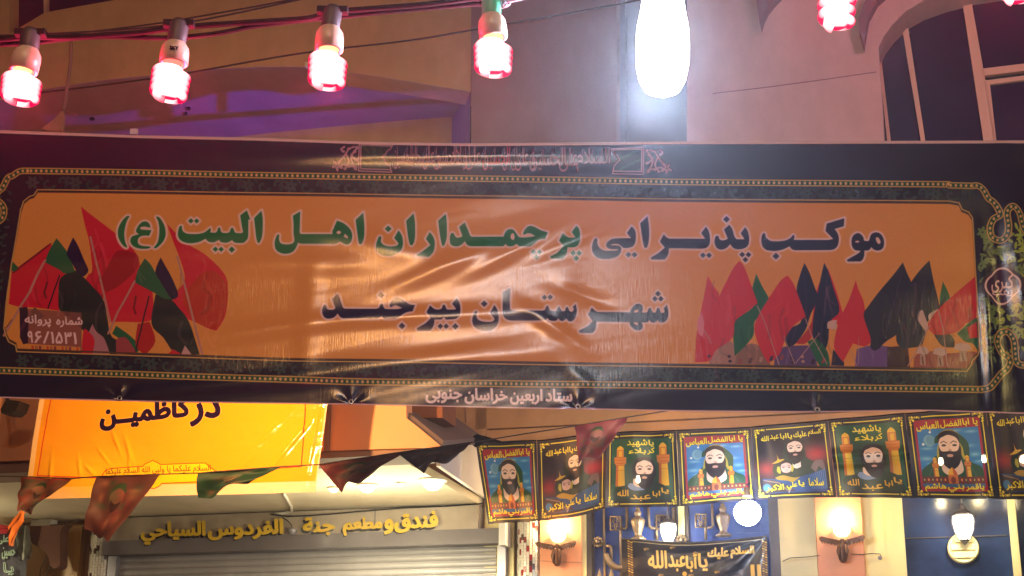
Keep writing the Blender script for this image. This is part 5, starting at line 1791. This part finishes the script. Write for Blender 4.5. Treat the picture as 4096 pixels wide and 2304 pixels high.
FM = {}
for k, fn in (('b', flag_blue), ('r', flag_red), ('g', flag_green)):
    FM[k] = print_mat('flag_cloth_' + fn.__name__[5:], fn(), rough=.38, bump=.25, bstretch=(1, 1, 1), bscale=30, spec=.45, bdist=.006, translucent=.05, through=.02)
DFL = 1.25
FL = [('b', [(1904, 1774), (2146, 1766), (2159, 2084), (1953, 2097)], 'leftmost portrait flag, bearded man before a blue sky, hanging beside the shutter'),
      ('r', [(2147, 1766), (2425, 1735), (2421, 2030), (2160, 2084)], 'red and black portrait flag half covered by the dark maroon pennant'),
      ('g', [(2426, 1735), (2705, 1726), (2720, 2026), (2422, 2030)], 'green portrait flag with two minarets, third flag from the left'),
      ('b', [(2706, 1726), (3003, 1713), (3023, 1998), (2721, 2026)], 'blue sky portrait flag just left of the low white bulb'),
      ('r', [(3004, 1713), (3311, 1684), (3347, 1989), (3024, 1998)], 'red and black portrait flag with two figures right of the low white bulb'),
      ('g', [(3312, 1684), (3619, 1658), (3660, 1992), (3348, 1989)], 'green portrait flag whose face is creased, above the right eagle lamp'),
      ('b', [(3620, 1658), (3942, 1636), (3989, 1995), (3661, 1992)], 'rightmost whole portrait flag with blue sky, below the banner end'),
      ('r', [(3943, 1636), (4250, 1612), (4300, 2000), (3990, 1995)], 'red portrait flag cut off by the right edge of the picture')]
fseed = 0
for kk, q, lab in FL:
    fseed += 1
    qm = quadmap(q, DFL)
    def fd(a, b, s=fseed):
        h = .035 * noise.noise(Vector((a * 1.4 + s * 3.1, b * .7, s))) + .012 * noise.noise(Vector((a * 4 + s, b * 2, s * 2)))
        if s == 6: h += .03 * math.exp(-((b - .47) / .06) ** 2) - .03 * math.exp(-((b - .55) / .05) ** 2)
        edge = .02 * math.sin(a * math.pi) * (b if s == 2 else 0)
        return Vector((0, -h, -edge))
    mb = cloth(qm, 40, 40, fd, None)
    t = Thing('portrait_flag', lab, 'flag', qm(.5, 1), FAC, group='printed portrait flags hung in a row')
    t.part('cloth', mb, FM[kk], smooth=True)
    b = MB(); b.tube([qm(a / 10, 0) + fd(a / 10, 0) + Vector((0, -.002, .006)) for a in range(11)], .006, 6)
    t.part('hem', b, M['cable'], smooth=True)
b = MB()
b.lathe([(.001, 0), (.03, .01), (.035, .05), (.02, .08), (.001, .09)], fac(1930, 1770, DFL), 12, axis=(-1, 0, .15), flute=.2, nf=4)
b.tube([fac(x, y, DFL) for x, y in [(1890, 1758), (1905, 1752), (1950, 1758), (2010, 1770), (2100, 1766)]], [.018, .03, .02, .008, .004], 8)
single('tied_cloth', b, M['cable'], 'black knotted cloth tying the first portrait flag to its rope', 'knot', FAC, smooth=True)
# small warm lamps behind the flags, glowing through
for px, py, dd, lab in ((2552, 1922, .9, 'small warm lamp shining through the green portrait flag with minarets'), (3764, 1850, .9, 'small warm lamp glowing through the shrine on the rightmost whole flag'),
                    (3936, 1840, .9, 'small warm lamp glowing between the last two portrait flags'), (4090, 1842, .9, 'small warm lamp glowing at the right edge of the picture')):
    p = fac(px, py, dd)
    t = Thing('bulb_lamp', lab, 'lamp', p, FAC, group='small lamps behind the portrait flags')
    b = MB(); b.lathe([(.001, -.02), (.013, -.015), (.019, 0), (.014, .02), (.010, .035)], p, 14); t.part('bulb', b, glow('warm_bulb', (1, .80, .42), 260), smooth=True)
    b = MB(); b.lathe([(.011, .034), (.011, .07), (.004, .075)], p, 10); t.part('socket', b, M['cable'])
    b = MB(); b.tube([p + Vector((0, 0, .07)), p + Vector((0, .4, .25)), p + Vector((0, dd - .01, .3))], .003, 5); t.part('cord', b, M['cable'])
    lamp('bulb_light', 'POINT', FAC, p + Vector((0, -.09, 0)), 2.2, (1, .72, .36), .03, t.o)

# ------------------------------------------------------------------ black mourning banner on the gate
BQ = [(2486, 2156), (3068, 2146), (3078, 2420), (2496, 2430)]
W_, H_ = 700, 330
def bb_tf(P):
    a = (P[:, 0] - 2486) / 582.0
    y0 = 2156 + 24 * np.sin(np.clip(a, 0, 1) * np.pi) * .9 - 10 * a
    return np.stack([a * W_, (P[:, 1] - y0) / (2425 - y0) * H_], 1)
c = Canvas(W_, H_, bb_tf, (14, 12, 28))
GLD = (214, 164, 60)
rn = random.Random(2)
for xx in (2520, 3057):
    for k in range(26):
        y = 2164 + k * 10
        c.stroke([(xx - 8, y), (xx + 8, y + 7)], 3.0, [(228, 190, 70), (150, 104, 40), (190, 150, 70)][k % 3])
        c.stroke([(xx + 8, y), (xx - 6, y + 6)], 1.6, (90, 60, 30))
c.stroke([(2530, 2166), (2700, 2181), (2900, 2172), (3050, 2157)], 1.8, (200, 180, 120))
for wd, b_ in (('السلام', (2922, 2188, 3014, 2232, -4)), ('عليك', (2830, 2192, 2912, 2236, -2)), ('يا', (2792, 2214, 2826, 2282)), ('أبا', (2742, 2208, 2784, 2286)), ('عبد', (2672, 2222, 2738, 2284)), ('الله', (2592, 2204, 2664, 2272))):
    c.text(wd, b_, (232, 196, 96), bold=2.4, halo=1.4, hcol=(110, 70, 30))
c.text('الحسين', (2700, 2262, 3040, 2380), (220, 176, 70), bold=4, halo=1.4, hcol=(110, 70, 30))
for x, y in ((2585, 2196), (2690, 2190), (2780, 2212), (2866, 2288), (2640, 2300), (2760, 2300)):
    c.ell(x, y, 12, 5, (130, 100, 50)); c.ell(x - 6, y + 3, 5, 4, (180, 140, 60))
bm = print_mat('black_banner_cloth', c.image('mourning_banner_print'), rough=.3, bump=.3, bscale=12, spec=.6, bdist=.012, crease=.3)
def bq(a, b):
    x = 2486 + 582 * a + b * 8
    y0 = 2156 + 24 * math.sin(a * math.pi) * .9 - 10 * a
    return fac(x, y0 + (2425 - y0) * b, .28)
def bd(a, b):
    u, v = 1 - a, b
    h = .02 * noise.noise(Vector((a * 2.4, b * 1.5, 3)))
    ang = math.atan2(v + .02, u + .001)
    h += .012 * math.sin(ang * 14) * math.exp(-((math.hypot(u, v) - .35) / .3) ** 2)
    return Vector((0, -h, 0))
mb = cloth(bq, 110, 50, bd, None)
t = Thing('mourning_banner', 'black banner with gold lettering and gold side borders tied across the blue gate', 'banner', bq(.5, 1), FAC)
t.part('cloth', mb, bm, smooth=True)
b = MB(); b.tube([bq(a / 20, 0) + bd(a / 20, 0) + Vector((0, -.003, .003)) for a in range(21)], .007, 6); t.part('rope', b, M['irondark'], smooth=True)

# ------------------------------------------------------------------ strings of triangular pennants
DP = DYB + .35
def pen_print(seed, base, cols):
    rn = random.Random(seed)
    c = Canvas(200, 200, unit(200, 200), base)
    for k in range(26):
        c.soft(rn.uniform(15, 80), rn.uniform(10, 90), rn.uniform(4, 16), rn.uniform(4, 14), cols[k % len(cols)], .55)
    c.fill(rounded([(34, 30), (42, 18), (54, 20), (60, 34), (56, 50), (46, 54), (37, 46)]), (150, 110, 90), .28)
    c.fill(rounded([(37, 40), (48, 46), (58, 40), (54, 54), (46, 60), (39, 52)]), (30, 16, 18), .8)
    c.fill(rounded([(32, 30), (40, 14), (54, 14), (62, 30), (50, 22), (42, 22)]), (20, 50, 30), .8)
    c.stroke([(3, 3), (97, 3)], 3, cols[0]); c.stroke([(3, 3), (3, 97)], 3, cols[0])
    return print_mat('pennant_cloth', c.image('pennant_print'), rough=.6, bump=.2, bscale=30, spec=.3, translucent=.25)


PS = [
    ([(84, 1908), (288, 1916), (120, 2040), (86, 2052)], (84, 56, 46), [(130, 36, 30), (90, 60, 50), (40, 60, 40)], 'small triangular red edged pennant at the far left', 0),
    ([(386, 1906), (640, 1897), (448, 2170), (338, 2122)], (66, 36, 34), [(60, 30, 30), (130, 90, 70), (90, 30, 36), (30, 60, 40)], 'large dark pennant hanging across the sign board end', 0),
    ([(792, 1892), (1132, 1866), (1000, 1930), (780, 1995)], (16, 44, 30), [(16, 44, 30), (30, 30, 30), (96, 60, 50)], 'dark green pennant blown sideways before the yellow banner', 1),
    ([(1276, 1860), (1622, 1806), (1440, 1922), (1352, 1964)], (84, 34, 34), [(96, 30, 34), (30, 60, 40), (30, 50, 36), (110, 60, 40)], 'red and green pennant before the canopy downlights', 0),
    ([(1590, 1814), (1900, 1768), (1800, 1832), (1692, 1886)], (52, 36, 44), [(50, 30, 40), (110, 80, 70), (70, 60, 60)], 'dark pennant beside the first portrait flag', 0),
    ([(2298, 1706), (2512, 1670), (2420, 1800), (2318, 1862)], (96, 44, 52), [(110, 34, 44), (40, 50, 40), (80, 70, 40), (110, 60, 60)], 'dark maroon pennant blown across the second portrait flag', 1)]
rope_pts = [(-300, 1900), (84, 1906), (290, 1914), (386, 1906), (640, 1897), (792, 1892), (1132, 1866), (1276, 1858), (1622, 1806), (1900, 1768), (2100, 1735), (2300, 1704), (2512, 1668), (2690, 1640), (2900, 1600)]
b = MB(); b.tube([fac(x, y, DP) for x, y in rope_pts], .004, 6)
single('pennant_rope', b, M['wire'], 'thin dark rope carrying the triangular pennants across the picture', 'rope', FAC)
for i, (q, base, cols, lab, flip) in enumerate(PS):
    m = pen_print(i + 1, base, cols)
    P = [fac(*p, DP) for p in q]
    def pf(a, b, P=P):
        # top edge P0-P1, foot between P3 and P2
        top = P[0].lerp(P[1], a); bot = P[3].lerp(P[2], a)
        return top.lerp(bot, b)
    def pd(a, b, s=i):
        return Vector((0, -(.05 * math.sin(a * 5 + s + b * 2) * b + .03 * noise.noise(Vector((a * 3, b * 3, s * 7)))), .012 * math.sin(a * 9 + s) * b))
    t = Thing('pennant', lab, 'pennant', P[3], FAC, group='triangular pennants on the rope')
    t.part('cloth', cloth(pf, 26, 26, pd, None), m, smooth=True)
# fluttering scraps at the lower left
def scrap(name, L, rgb, d, lab, cat):
    mb = MB(); mb.uv = None
    P = [fac(*p, d) for p in L]
    n = len(P) // 2
    A, B = P[:n], P[n:][::-1]
    vs, fs = [], []
    ns = 12
    for i in range(n):
        for k in range(ns + 1):
            s = k / ns
            q = A[i].lerp(B[i], s)
            q = q + Vector((0, -.025 * math.sin(s * 9 + i * 1.3), .0))
            vs.append(q)
    for i in range(n - 1):
        for k in range(ns):
            a = i * (ns + 1) + k
            fs.append((a, a + 1, a + ns + 2, a + ns + 1))
    mb.add(vs, fs)
    return single(name, mb, mat(name, rgb, .7, bump=.3, bscale=30, var=.3, vscale=6), lab, cat, FAC, smooth=True)
scrap('torn_pennant', [(90, 2042), (62, 2078), (36, 2110), (30, 2150), (40, 2184), (52, 2184), (58, 2150), (70, 2110), (88, 2084), (100, 2050)], (206, 120, 44), DP, 'twisted orange scrap of cloth trailing from the first pennant', 'cloth')
scrap('red_cloth', [(-60, 2096), (-20, 2098), (20, 2102), (34, 2106), (34, 2130), (20, 2134), (-20, 2136), (-60, 2134)], (176, 16, 30), .5, 'red strip of cloth at the left edge under the canopy', 'cloth')
scrap('black_flag', [(-80, 2120), (-80, 2200), (-80, 2310), (-80, 2420), (90, 2420), (98, 2310), (104, 2200), (116, 2100)], (24, 16, 34), .45, 'dark blue black cloth with pale script at the lower left corner', 'cloth')
scrap('twisted_cloth', [(66, 2098), (70, 2150), (74, 2200), (76, 2246), (92, 2250), (124, 2232), (122, 2200), (116, 2150), (118, 2104)], (104, 104, 92), .7, 'twisted grey and green cloth hanging before the dark flag', 'cloth')
b = MB()
for wd, bx in (('حسين', (8, 2190, 60, 2236)), ('يا', (14, 2250, 54, 2300)), ('على', (-10, 2140, 34, 2176))):
    for l in fit(glyphs(shape(wd)), bx):
        b.tube([fac(x, y, .49) for x, y in l[::2]], .0035, 4, cap=False)
single('script', b, mat('pale_script', (150, 170, 150), .6), 'pale green script on the dark cloth at the lower left', 'lettering', FAC)
# flood lamp body at the left edge
t = Thing('flood_lamp', 'small dark flood lamp at the left edge below the large banner', 'flood lamp', fac(38, 1655, DYB + .1), FAC)
b = MB(); b.prism([fac(x, y, DYB + .1) for x, y in [(4, 1652), (2, 1636), (24, 1598), (80, 1604), (66, 1640), (46, 1656)]], (0, .12, 0)); t.part('body', b, M['black'])
b = MB(); b.tube([fac(30, 1600, DYB + .06), fac(26, 1560, DYB), fac(20, 1500, DF + .03)], .012, 6); t.part('bracket', b, M['black'])

# ------------------------------------------------------------------ thin wires across the upper wall
for L, lab in (([(-200, 160), (110, 148), (330, 130), (600, 98), (800, 65), (1000, 30), (1160, 0), (1500, -60)], 'upper thin wire sagging before the left wall'),
               ([(-200, 150), (200, 134), (500, 118), (700, 96), (900, 62), (1190, 0), (1500, -70)], 'second thin wire running just below the uppermost one'),
               ([(-200, 410), (110, 376), (320, 352), (600, 315), (750, 292), (1200, 214), (1650, 160), (1900, 118), (2200, 66), (2466, 18), (2700, -30)], 'long thin wire crossing behind the red bulbs')):
    b = MB(); b.tube([wld(x, y, 8.0) for x, y in open_spline(L, 6)], .0055, 6)
    single('thin_wire', b, M['wire'], lab, 'wire', WLD, group='thin wires above the banner', smooth=True)
# loose cord with a torn rag at the upper left
b = MB(); b.tube([wld(x, y, 7.4) for x, y in [(284, 160), (283, 240), (272, 330), (262, 400), (252, 440)]], .010, 6)
single('cord', b, mat('pale_cord', (150, 110, 96), .8, bump=.3), 'pale vertical cord hanging at the upper left above the banner', 'cord', WLD, smooth=True)
b = MB(); b.prism([wld(x, y, 7.4) for x, y in [(250, 440), (256, 462), (250, 522), (190, 522), (165, 515), (225, 468)]], (0, .03, 0))
single('rag', b, mat('rag', (168, 120, 92), .8, bump=.3), 'small pale rag tied at the foot of the vertical cord', 'rag', WLD)
p = fac(1228, 256, .06)
b = MB(); b.box((p.x - .022, p.y, p.z - .022), (p.x + .022, p.y + .05, p.z + .022))
single('wall_sensor', b, mat('pale_sensor', (214, 226, 190), .5), 'tiny pale box on the wall behind the third red bulb', 'sensor', FAC)
for px, py in ((365, 473), (748, 432), (736, 452)):
    p = fac(px, py, .05)
    b = MB(); b.box((p.x - .02, p.y, p.z - .012), (p.x + .02, p.y + .03, p.z + .012))
    single('cable_clip', b, M['black'], ('upper dark cable clip beside the violet lit arch, below the second bulb' if px == 748 else 'lower dark cable clip beside the violet lit arch, below the second bulb') if px > 700 else 'lone dark clip at the left of the violet light', 'clip', FAC, group='cable clips' if px > 700 else None)

# ------------------------------------------------------------------ festoon of bulbs
YB = 2.3
FRONT = 1.0
def V3(px, py, Y=YB): return wld(px, py, Y)
CM = glow('red_tube', (3.2, 1.5, 1.5), 1.0, rim=(1.15, .0, .085))  # rim colour paints the red bloom onto the tube's outline
FOOT = glow('lit_tube_foot', (2.4, .5, .4), 1.0)
CAPM = mat('white_cap', (176, 150, 132), .4, bump=.04, var=.04, vscale=10)
SKT = mat('rubber_socket', (50, 42, 44), .55, bump=.15, var=.12, vscale=20)
SKG = mat('green_socket', (60, 150, 110), .5, bump=.12, var=.12, vscale=20)


def cfl(sock, neck, basec, tip, lab, green=False, hl=False, power=10, col=(1, .035, .10)):
    """sock: cable crossing; neck: socket foot; basec: foot of the white cap; tip: end of the tube."""
    S, Nk, Bc, Tp = V3(*sock), V3(*neck), V3(*basec), V3(*tip)
    ax = (Tp - Bc).normalized()
    ax2 = (Nk - S).normalized()
    t = Thing('red_bulb', lab, 'light bulb', S, WLD, group='red spiral bulbs on the festoon cable')
    b = MB(); ln = (Nk - S).length
    b.lathe([(.011, -.012), (.0165, -.004), (.0165, ln), (.0155, ln + .003)], S, 18, axis=ax2); t.part('socket', b, SKG if green else SKT, smooth=True)
    b = MB(); b.box(S + Vector((-.026, -.008, -.001)), S + Vector((.026, .008, .010))); t.part('cable_clamp', b, M['cable'])
    b = MB(); L = (Bc - Nk).length
    b.lathe([(.0145, -.004), (.0190, .002), (.0228, L * .22), (.0242, L * .5), (.0242, L), (.020, L + .002), (.018, L - .004)], Nk, 26, axis=(Bc - Nk)); cap = t.part('cap', b, CAPM, smooth=True)
    if hl:
        f = (V3(700, 190) - CAM).normalized()
        b = MB()
        for l in fit(glyphs('SKY'), (679, 183, 714, 196, 3)):
            c_ = [V3(x, y, YB - .026) for x, y in l]
            b.tube(c_ + [c_[0]], .0006, 4, cap=False)
        t.part('print', b, M['cable'], parent=cap)
    # collar and two tube feet
    b = MB(); b.lathe([(.017, 0), (.0165, .006), (.012, .010)], Bc, 20, axis=ax); t.part('collar', b, glow('lit_collar', (1.9, .35, .25) if hl else (3.2, 1.5, .5), 1.0), smooth=True)
    # spiral
    u = ax.cross(Vector((0, 1, 0))).normalized(); v = ax.cross(u)
    Lt = (Tp - Bc).length
    r0 = .0060
    turns = 4.6
    pts, rr = [], []
    n = 150
    h0, h1 = .016, Lt - r0
    for k in range(n + 1):
        q = k / n
        R = .0268 * (1 - .08 * q)
        if q < .08: R *= .42 + .58 * (q / .08)
        if q > .94: R *= 1 - (q - .94) / .06 * .7
        a = q * turns * 2 * math.pi
        h = h0 + (h1 - h0) * q
        pts.append(Bc + ax * h + (u * math.cos(a) + v * math.sin(a)) * R)
        rr.append(r0 * 1.22)
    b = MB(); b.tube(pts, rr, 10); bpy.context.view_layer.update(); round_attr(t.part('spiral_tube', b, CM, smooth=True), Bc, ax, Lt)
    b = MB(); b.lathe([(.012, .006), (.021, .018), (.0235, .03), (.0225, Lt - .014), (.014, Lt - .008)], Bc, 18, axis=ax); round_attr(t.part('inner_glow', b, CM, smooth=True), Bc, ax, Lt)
    for s in (-1, 1):
        b = MB(); b.tube([Bc + u * s * .012, Bc + u * s * .013 + ax * .016], .0055, 8); t.part('tube_foot', b, FOOT, smooth=True)
    lamp('red_light', 'POINT', WLD, (Bc + Tp) / 2 + Vector((0, .06, -.0)), power, col, .03, t.o)
    mid = (Bc + Tp) / 2
    to = (CAM - mid).normalized()
    lamp('red_front', 'SPOT', WLD, mid + to * .045, power * .9, col, .02, t.o, spot=math.radians(165), aim=CAM, blend=.2)
    return t


cfl((122, 142), (115, 200), (94, 282), (76, 416), 'leftmost red spiral bulb, tilted to the left')
cfl((716, 106), (704, 176), (694, 252), (668, 406), 'second red spiral bulb from the left with printed cap', hl=True)
cfl((1330, 52), (1320, 116), (1316, 200), (1304, 356), 'third red spiral bulb, yellow at its collar', power=10)
cfl((1964, -18), (1966, 66), (1974, 150), (1972, 304), 'red spiral bulb under the green socket', green=True)
cfl((3350, -300), (3350, -205), (3349, -110), (3345, 124), 'red spiral bulb near the top right, cut by the picture edge', power=10)
cfl((4064, -380), (4064, -300), (4066, -225), (4066, 18), 'red spiral bulb at the upper right corner', power=10)
# the large white bulb
t = Thing('white_bulb', 'large glaring white bulb hanging above the banner', 'light bulb', V3(2655, -90), WLD)
c0 = V3(2655, -70)
s = (V3(2755, 200) - V3(2540, 200)).length / 2
b = MB(); b.lathe([(.018, 0), (.018, .03), (.03, .034), (.033, .05)], c0, 24, axis=(0, 0, -1)); t.part('cap', b, CAPM, smooth=True)
top, bot = V3(2652, 2), V3(2648, 376)
Lb = (bot - top).length
b = MB()
b.lathe([(s * .72, -.012), (s * .82, 0), (s * .80, .006)], top, 32, axis=bot - top); t.part('ring', b, mat('vented_ring', (226, 170, 176), .5), smooth=True)
b = MB()
b.lathe([(s * .78, 0), (s * .84, Lb * .12), (s * .96, Lb * .3), (s * 1.0, Lb * .5), (s * .98, Lb * .68), (s * .86, Lb * .85), (s * .66, Lb * .95), (s * .35, Lb * .995), (.0005, Lb)], top, 36, axis=bot - top)
t.part('globe', b, glow('white_globe', (.86, .95, 1.0), 22), smooth=True)
lamp('white_light', 'POINT', WLD, (top + bot) / 2 + Vector((0, .16, -.02)), 110, (.62, .74, 1.0), .05, t.o)
mid = (top + bot) / 2
lamp('white_front', 'SPOT', WLD, mid + (CAM - mid).normalized() * .07, 92 * FRONT, (.62, .78, 1.0), .04, t.o, spot=math.radians(165), aim=CAM, blend=.2)
# cables
def cable(L, r, lab, Y=YB + .012):
    b = MB(); b.tube([wld(x, y, Y) for x, y in open_spline(L, 8)], r, 8)
    single('festoon_cable', b, M['cable'], lab, 'cable', WLD, group='black cables carrying the bulbs', smooth=True)
cable([(-300, 178), (0, 158), (122, 148), (260, 150), (420, 140), (560, 130), (716, 110), (900, 96), (1120, 82), (1240, 72), (1330, 48), (1500, 34), (1700, 18), (1900, -6), (2000, -14), (2300, -70), (2655, -120), (3000, -220), (3350, -320), (4064, -400), (4500, -420)], .0052, 'upper black cable between the bulbs')
cable([(-300, 190), (0, 178), (122, 172), (260, 156), (420, 146), (560, 150), (716, 150), (880, 132), (1000, 108), (1120, 92), (1240, 78), (1330, 70), (1500, 52), (1700, 34), (1900, 16), (1964, 10), (2300, -60), (2655, -110), (3000, -210), (3350, -310), (4064, -390), (4500, -410)], .0045, 'lower black cable, reddish beside the bulbs', Y=YB + .02)
b = MB()
w0 = V3(2010, 6)
for k in range(5):
    b.tube([w0 + Vector((.004 * k * math.sin(k), 0, -.002 * k)) + Vector((.006 * math.cos(a), .004 * math.sin(2 * a), .006 * math.sin(a))) for a in np.linspace(0, 6, 12)], .0012, 5)
b.tube([V3(2006, 8), V3(2040, 4), V3(2100, -8), V3(2300, -50)], .003, 6)
single('twisted_wire', b, M['rail'], 'twisted pale wire beside the green socket', 'wire', WLD, smooth=True)

# the low white bulb before the gate
p = fac(2988, 1992, 1.45)
t = Thing('white_bulb', 'round glaring white bulb low before the blue gate, under the flags', 'light bulb', p, FAC)
b = MB(); b.lathe([(.02, 0), (.02, .05), (.03, .055)], p + Vector((0, 0, .07)), 16, axis=(0, 0, -1)); t.part('cap', b, CAPM, smooth=True)
b = MB(); r = .092; cc = p + Vector((0, 0, -.095))
b.lathe([(r * math.sin(a), -r * math.cos(a) * (1.0 if a < 1.57 else .85)) for a in np.linspace(.02, 2.7, 14)], cc, 28); t.part('globe', b, glow('white_globe_low', (.88, .95, 1.0), 22), smooth=True)
lamp('low_white_light', 'POINT', FAC, cc + Vector((0, .14, 0)), 26, (.66, .78, 1.0), .06, t.o)
lamp('low_white_front', 'SPOT', FAC, cc + Vector((0, -.13, 0)), 90, (.62, .76, 1.0), .06, t.o, spot=math.radians(160), aim=FACI @ CAM, blend=.3)
lamp('low_white_spill', 'POINT', FAC, cc + Vector((0, -.13, 0)), 14, (.6, .74, 1.0), .06, t.o)
b = MB(); b.tube([p + Vector((0, 0, .09)), p + Vector((0, .25, .14)), p + Vector((0, .5, .2)), p + Vector((0, 1.4, .7))], .006, 6)
t.part('cord', b, M['cable'])

SODIUM, WHITE_L, PINK_L, LEFT_L, ORANGE_F, WARM_F, VIOLET, HAZE = 125, 84, 84, 36, 330, 170, 95, .0038

# ------------------------------------------------------------------ street lamps out of the picture and the flood lamps behind the banner
def street_lamp(x, y, z, power, col, size, lab, aimp, spot=150, arm=1.0, bright=None):
    t = Thing('street_lamp', lab, 'street lamp', (x + arm, y - .4, 0), WLD)
    b = MB(); b.tube([(x + arm, y - .4, 0), (x + arm, y - .4, z - .4), (x + arm * .8, y - .3, z + .05), (x, y, z + .1)], [.09, .06, .05, .04], 10); t.part('pole', b, M['irondark'], smooth=True)
    b = MB(); b.box((x - .3, y - .14, z + .06), (x + .3, y + .14, z + .16)); t.part('head', b, M['irondark'])
    l = lamp('street_light', 'AREA', WLD, (x, y, z), power, col, parent=t.o, aim=aimp)
    l.data.shape = 'ELLIPSE'
    l.data.size, l.data.size_y = size
    return t


SOD = (1.0, .45, .12)
street_lamp(-.9, -1.6, 5.4, SODIUM, SOD, (.34, .18), 'sodium street lamp behind the camera at the left', (-.3, 9, 3.6), arm=-1.6)
street_lamp(.02, -2.6, 5.9, WHITE_L, (.88, .93, 1.0), (.24, .16), 'white street lamp behind the camera', (.3, 8, 3.6), arm=1.4)
street_lamp(3.9, 6.9, 7.6, PINK_L, (1.0, .33, .45), (.8, .5), 'added reddish lamp standing in for more red bulbs at the right', (3.3, 11.5, 6.0), arm=2.0)  # added in place of further red bulbs, to tint the right wall only
street_lamp(-3.2, 6.6, 8.2, LEFT_L, (1.0, .44, .10), (.6, .4), 'orange lamp above the street at the left', (-2.6, 12.5, 5.6), arm=-2.0)


def flood(name_lab, loc, aimp, power, col, spot, rad, frame=FAC, blend=.4):
    p = Vector(loc)
    t = Thing('flood_lamp', name_lab, 'flood lamp', p, frame)
    q = (Vector(aimp) - p).normalized()
    b = MB(); b.lathe([(.05, -.14), (.09, -.10), (.10, -.03), (.10, -.02)], p, 12, axis=q); t.part('body', b, M['black'])
    lamp('flood_light', 'SPOT', frame, p + q * .01, power, col, rad, t.o, spot=spot, aim=aimp, blend=blend)
    return t, q
street_lamp(5.6, -1.6, 5.7, 100, (1.0, .74, .24), (.3, .3), 'yellow street lamp behind the camera at the right', (2.6, 8, 3.4), arm=1.6)
# orange flood lamp behind the banner towards the canopy front
p = fac(700, 1480, DYB + 1.3)
flood('orange flood lamp hidden behind the large banner', p, fac(760, 1800, DYB), ORANGE_F, (1, .50, .17), math.radians(125), .035)
p = fac(2500, 1350, 4.2)
flood('unseen warm fill lamp added behind the banner to brighten the portrait flags', p, fac(3050, 1850, 1.2), WARM_F, (1, .76, .48), math.radians(130), .12)  # unseen fill light added for the flags and the lower right wall
# violet flood lamp below the arch, with added sheets that block part of its light
p = fac(900, 1080, -.45)
t, q = flood('violet flood lamp below the arch, hidden behind the large banner', p, fac(1000, 430, -.6), VIOLET, (.13, .04, 1.0), math.radians(160), .008)
# unseen sheets added to cut the violet light into stripes on the arch
from mathutils.geometry import intersect_ray_tri


def on_niche(px, py):
    o = FACI @ CAM
    r = FACI.to_3x3() @ ray(px, py)
    for i in range(len(fr) - 1):
        for T in ((fr[i], fr[i + 1], bk[i + 1]), (fr[i], bk[i + 1], bk[i])):
            h = intersect_ray_tri(T[0], T[1], T[2], r, o, True)
            if h is not None: return h
    return fac(px, py, DN)


def light_blocker(lo, hi, k=.2, n=16):
    """Strip between two rows of pixels seen on the niche, drawn in towards the lamp."""
    b = MB()
    x0, x1 = max(lo[0][0], hi[0][0]), min(lo[-1][0], hi[-1][0])
    fl, fh = curve_y(lo), curve_y(hi)
    rows = []
    for i in range(n + 1):
        x = x0 + (x1 - x0) * i / n
        rows.append([p.lerp(on_niche(x, fl(x) + (fh(x) - fl(x)) * s), k) for s in (0, .5, 1)])
    for i in range(n):
        for s in (0, 1):
            b.add([rows[i][s], rows[i + 1][s], rows[i + 1][s + 1], rows[i][s + 1]], [(0, 1, 2, 3)])
    t.part('light_blocker', b, M['black'])


arch_in = [(x, curve_y([tuple(a) for a in arch])(x) + 3) for x in range(-300, 1881, 60)]
light_blocker([(140, 460), (420, 462), (560, 436), (700, 418), (860, 376), (1000, 362), (1080, 364), (1150, 382), (1240, 378), (1290, 356), (1420, 348), (1480, 366), (1560, 360), (1740, 352), (1878, 372)], arch_in, n=40)
light_blocker([(140, 540), (500, 520), (740, 486), (1100, 458), (1500, 428), (1878, 404)], [(140, 500), (400, 494), (520, 484), (740, 458), (900, 450), (1100, 436), (1500, 404), (1878, 380)], n=30)
light_blocker([(868, 448), (912, 446)], [(868, 360), (912, 358)], n=2)
light_blocker([(660, 480), (745, 470)], [(560, 440), (700, 420)], n=4)
light_blocker([(560, 470), (690, 470)], [(560, 430), (690, 415)], n=4)
light_blocker([(140, 1000), (640, 800), (1000, 760), (1500, 740), (1878, 700)], [(140, 660), (560, 600), (900, 552), (1010, 543), (1400, 508), (1806, 472)], n=30)
light_blocker([(-300, 1000), (150, 1000)], [(-300, 400), (150, 372)], n=8)

# haze volume added around the whole place to give the lamps their bloom
b = MB(); b.box((-26, -16, -1.3), (26, 32, 9.6))
hz = single('haze', b, mat('bloom_haze_base', (200, 200, 200)), None, None, WLD, kind='stuff', anchor=(0, 0, 0))
hm = bpy.data.materials.new('bloom_haze'); hm.use_nodes = True
hn = hm.node_tree.nodes
hn.remove(hn['Principled BSDF'])
pv = hn.new('ShaderNodeVolumePrincipled')
pv.inputs['Color'].default_value = (.8, .8, .85, 1)
pv.inputs['Anisotropy'].default_value = .86
pv.inputs['Density'].default_value = HAZE
hm.node_tree.links.new(pv.outputs[0], hn['Material Output'].inputs['Volume'])
hz.data.materials.clear(); hz.data.materials.append(hm)
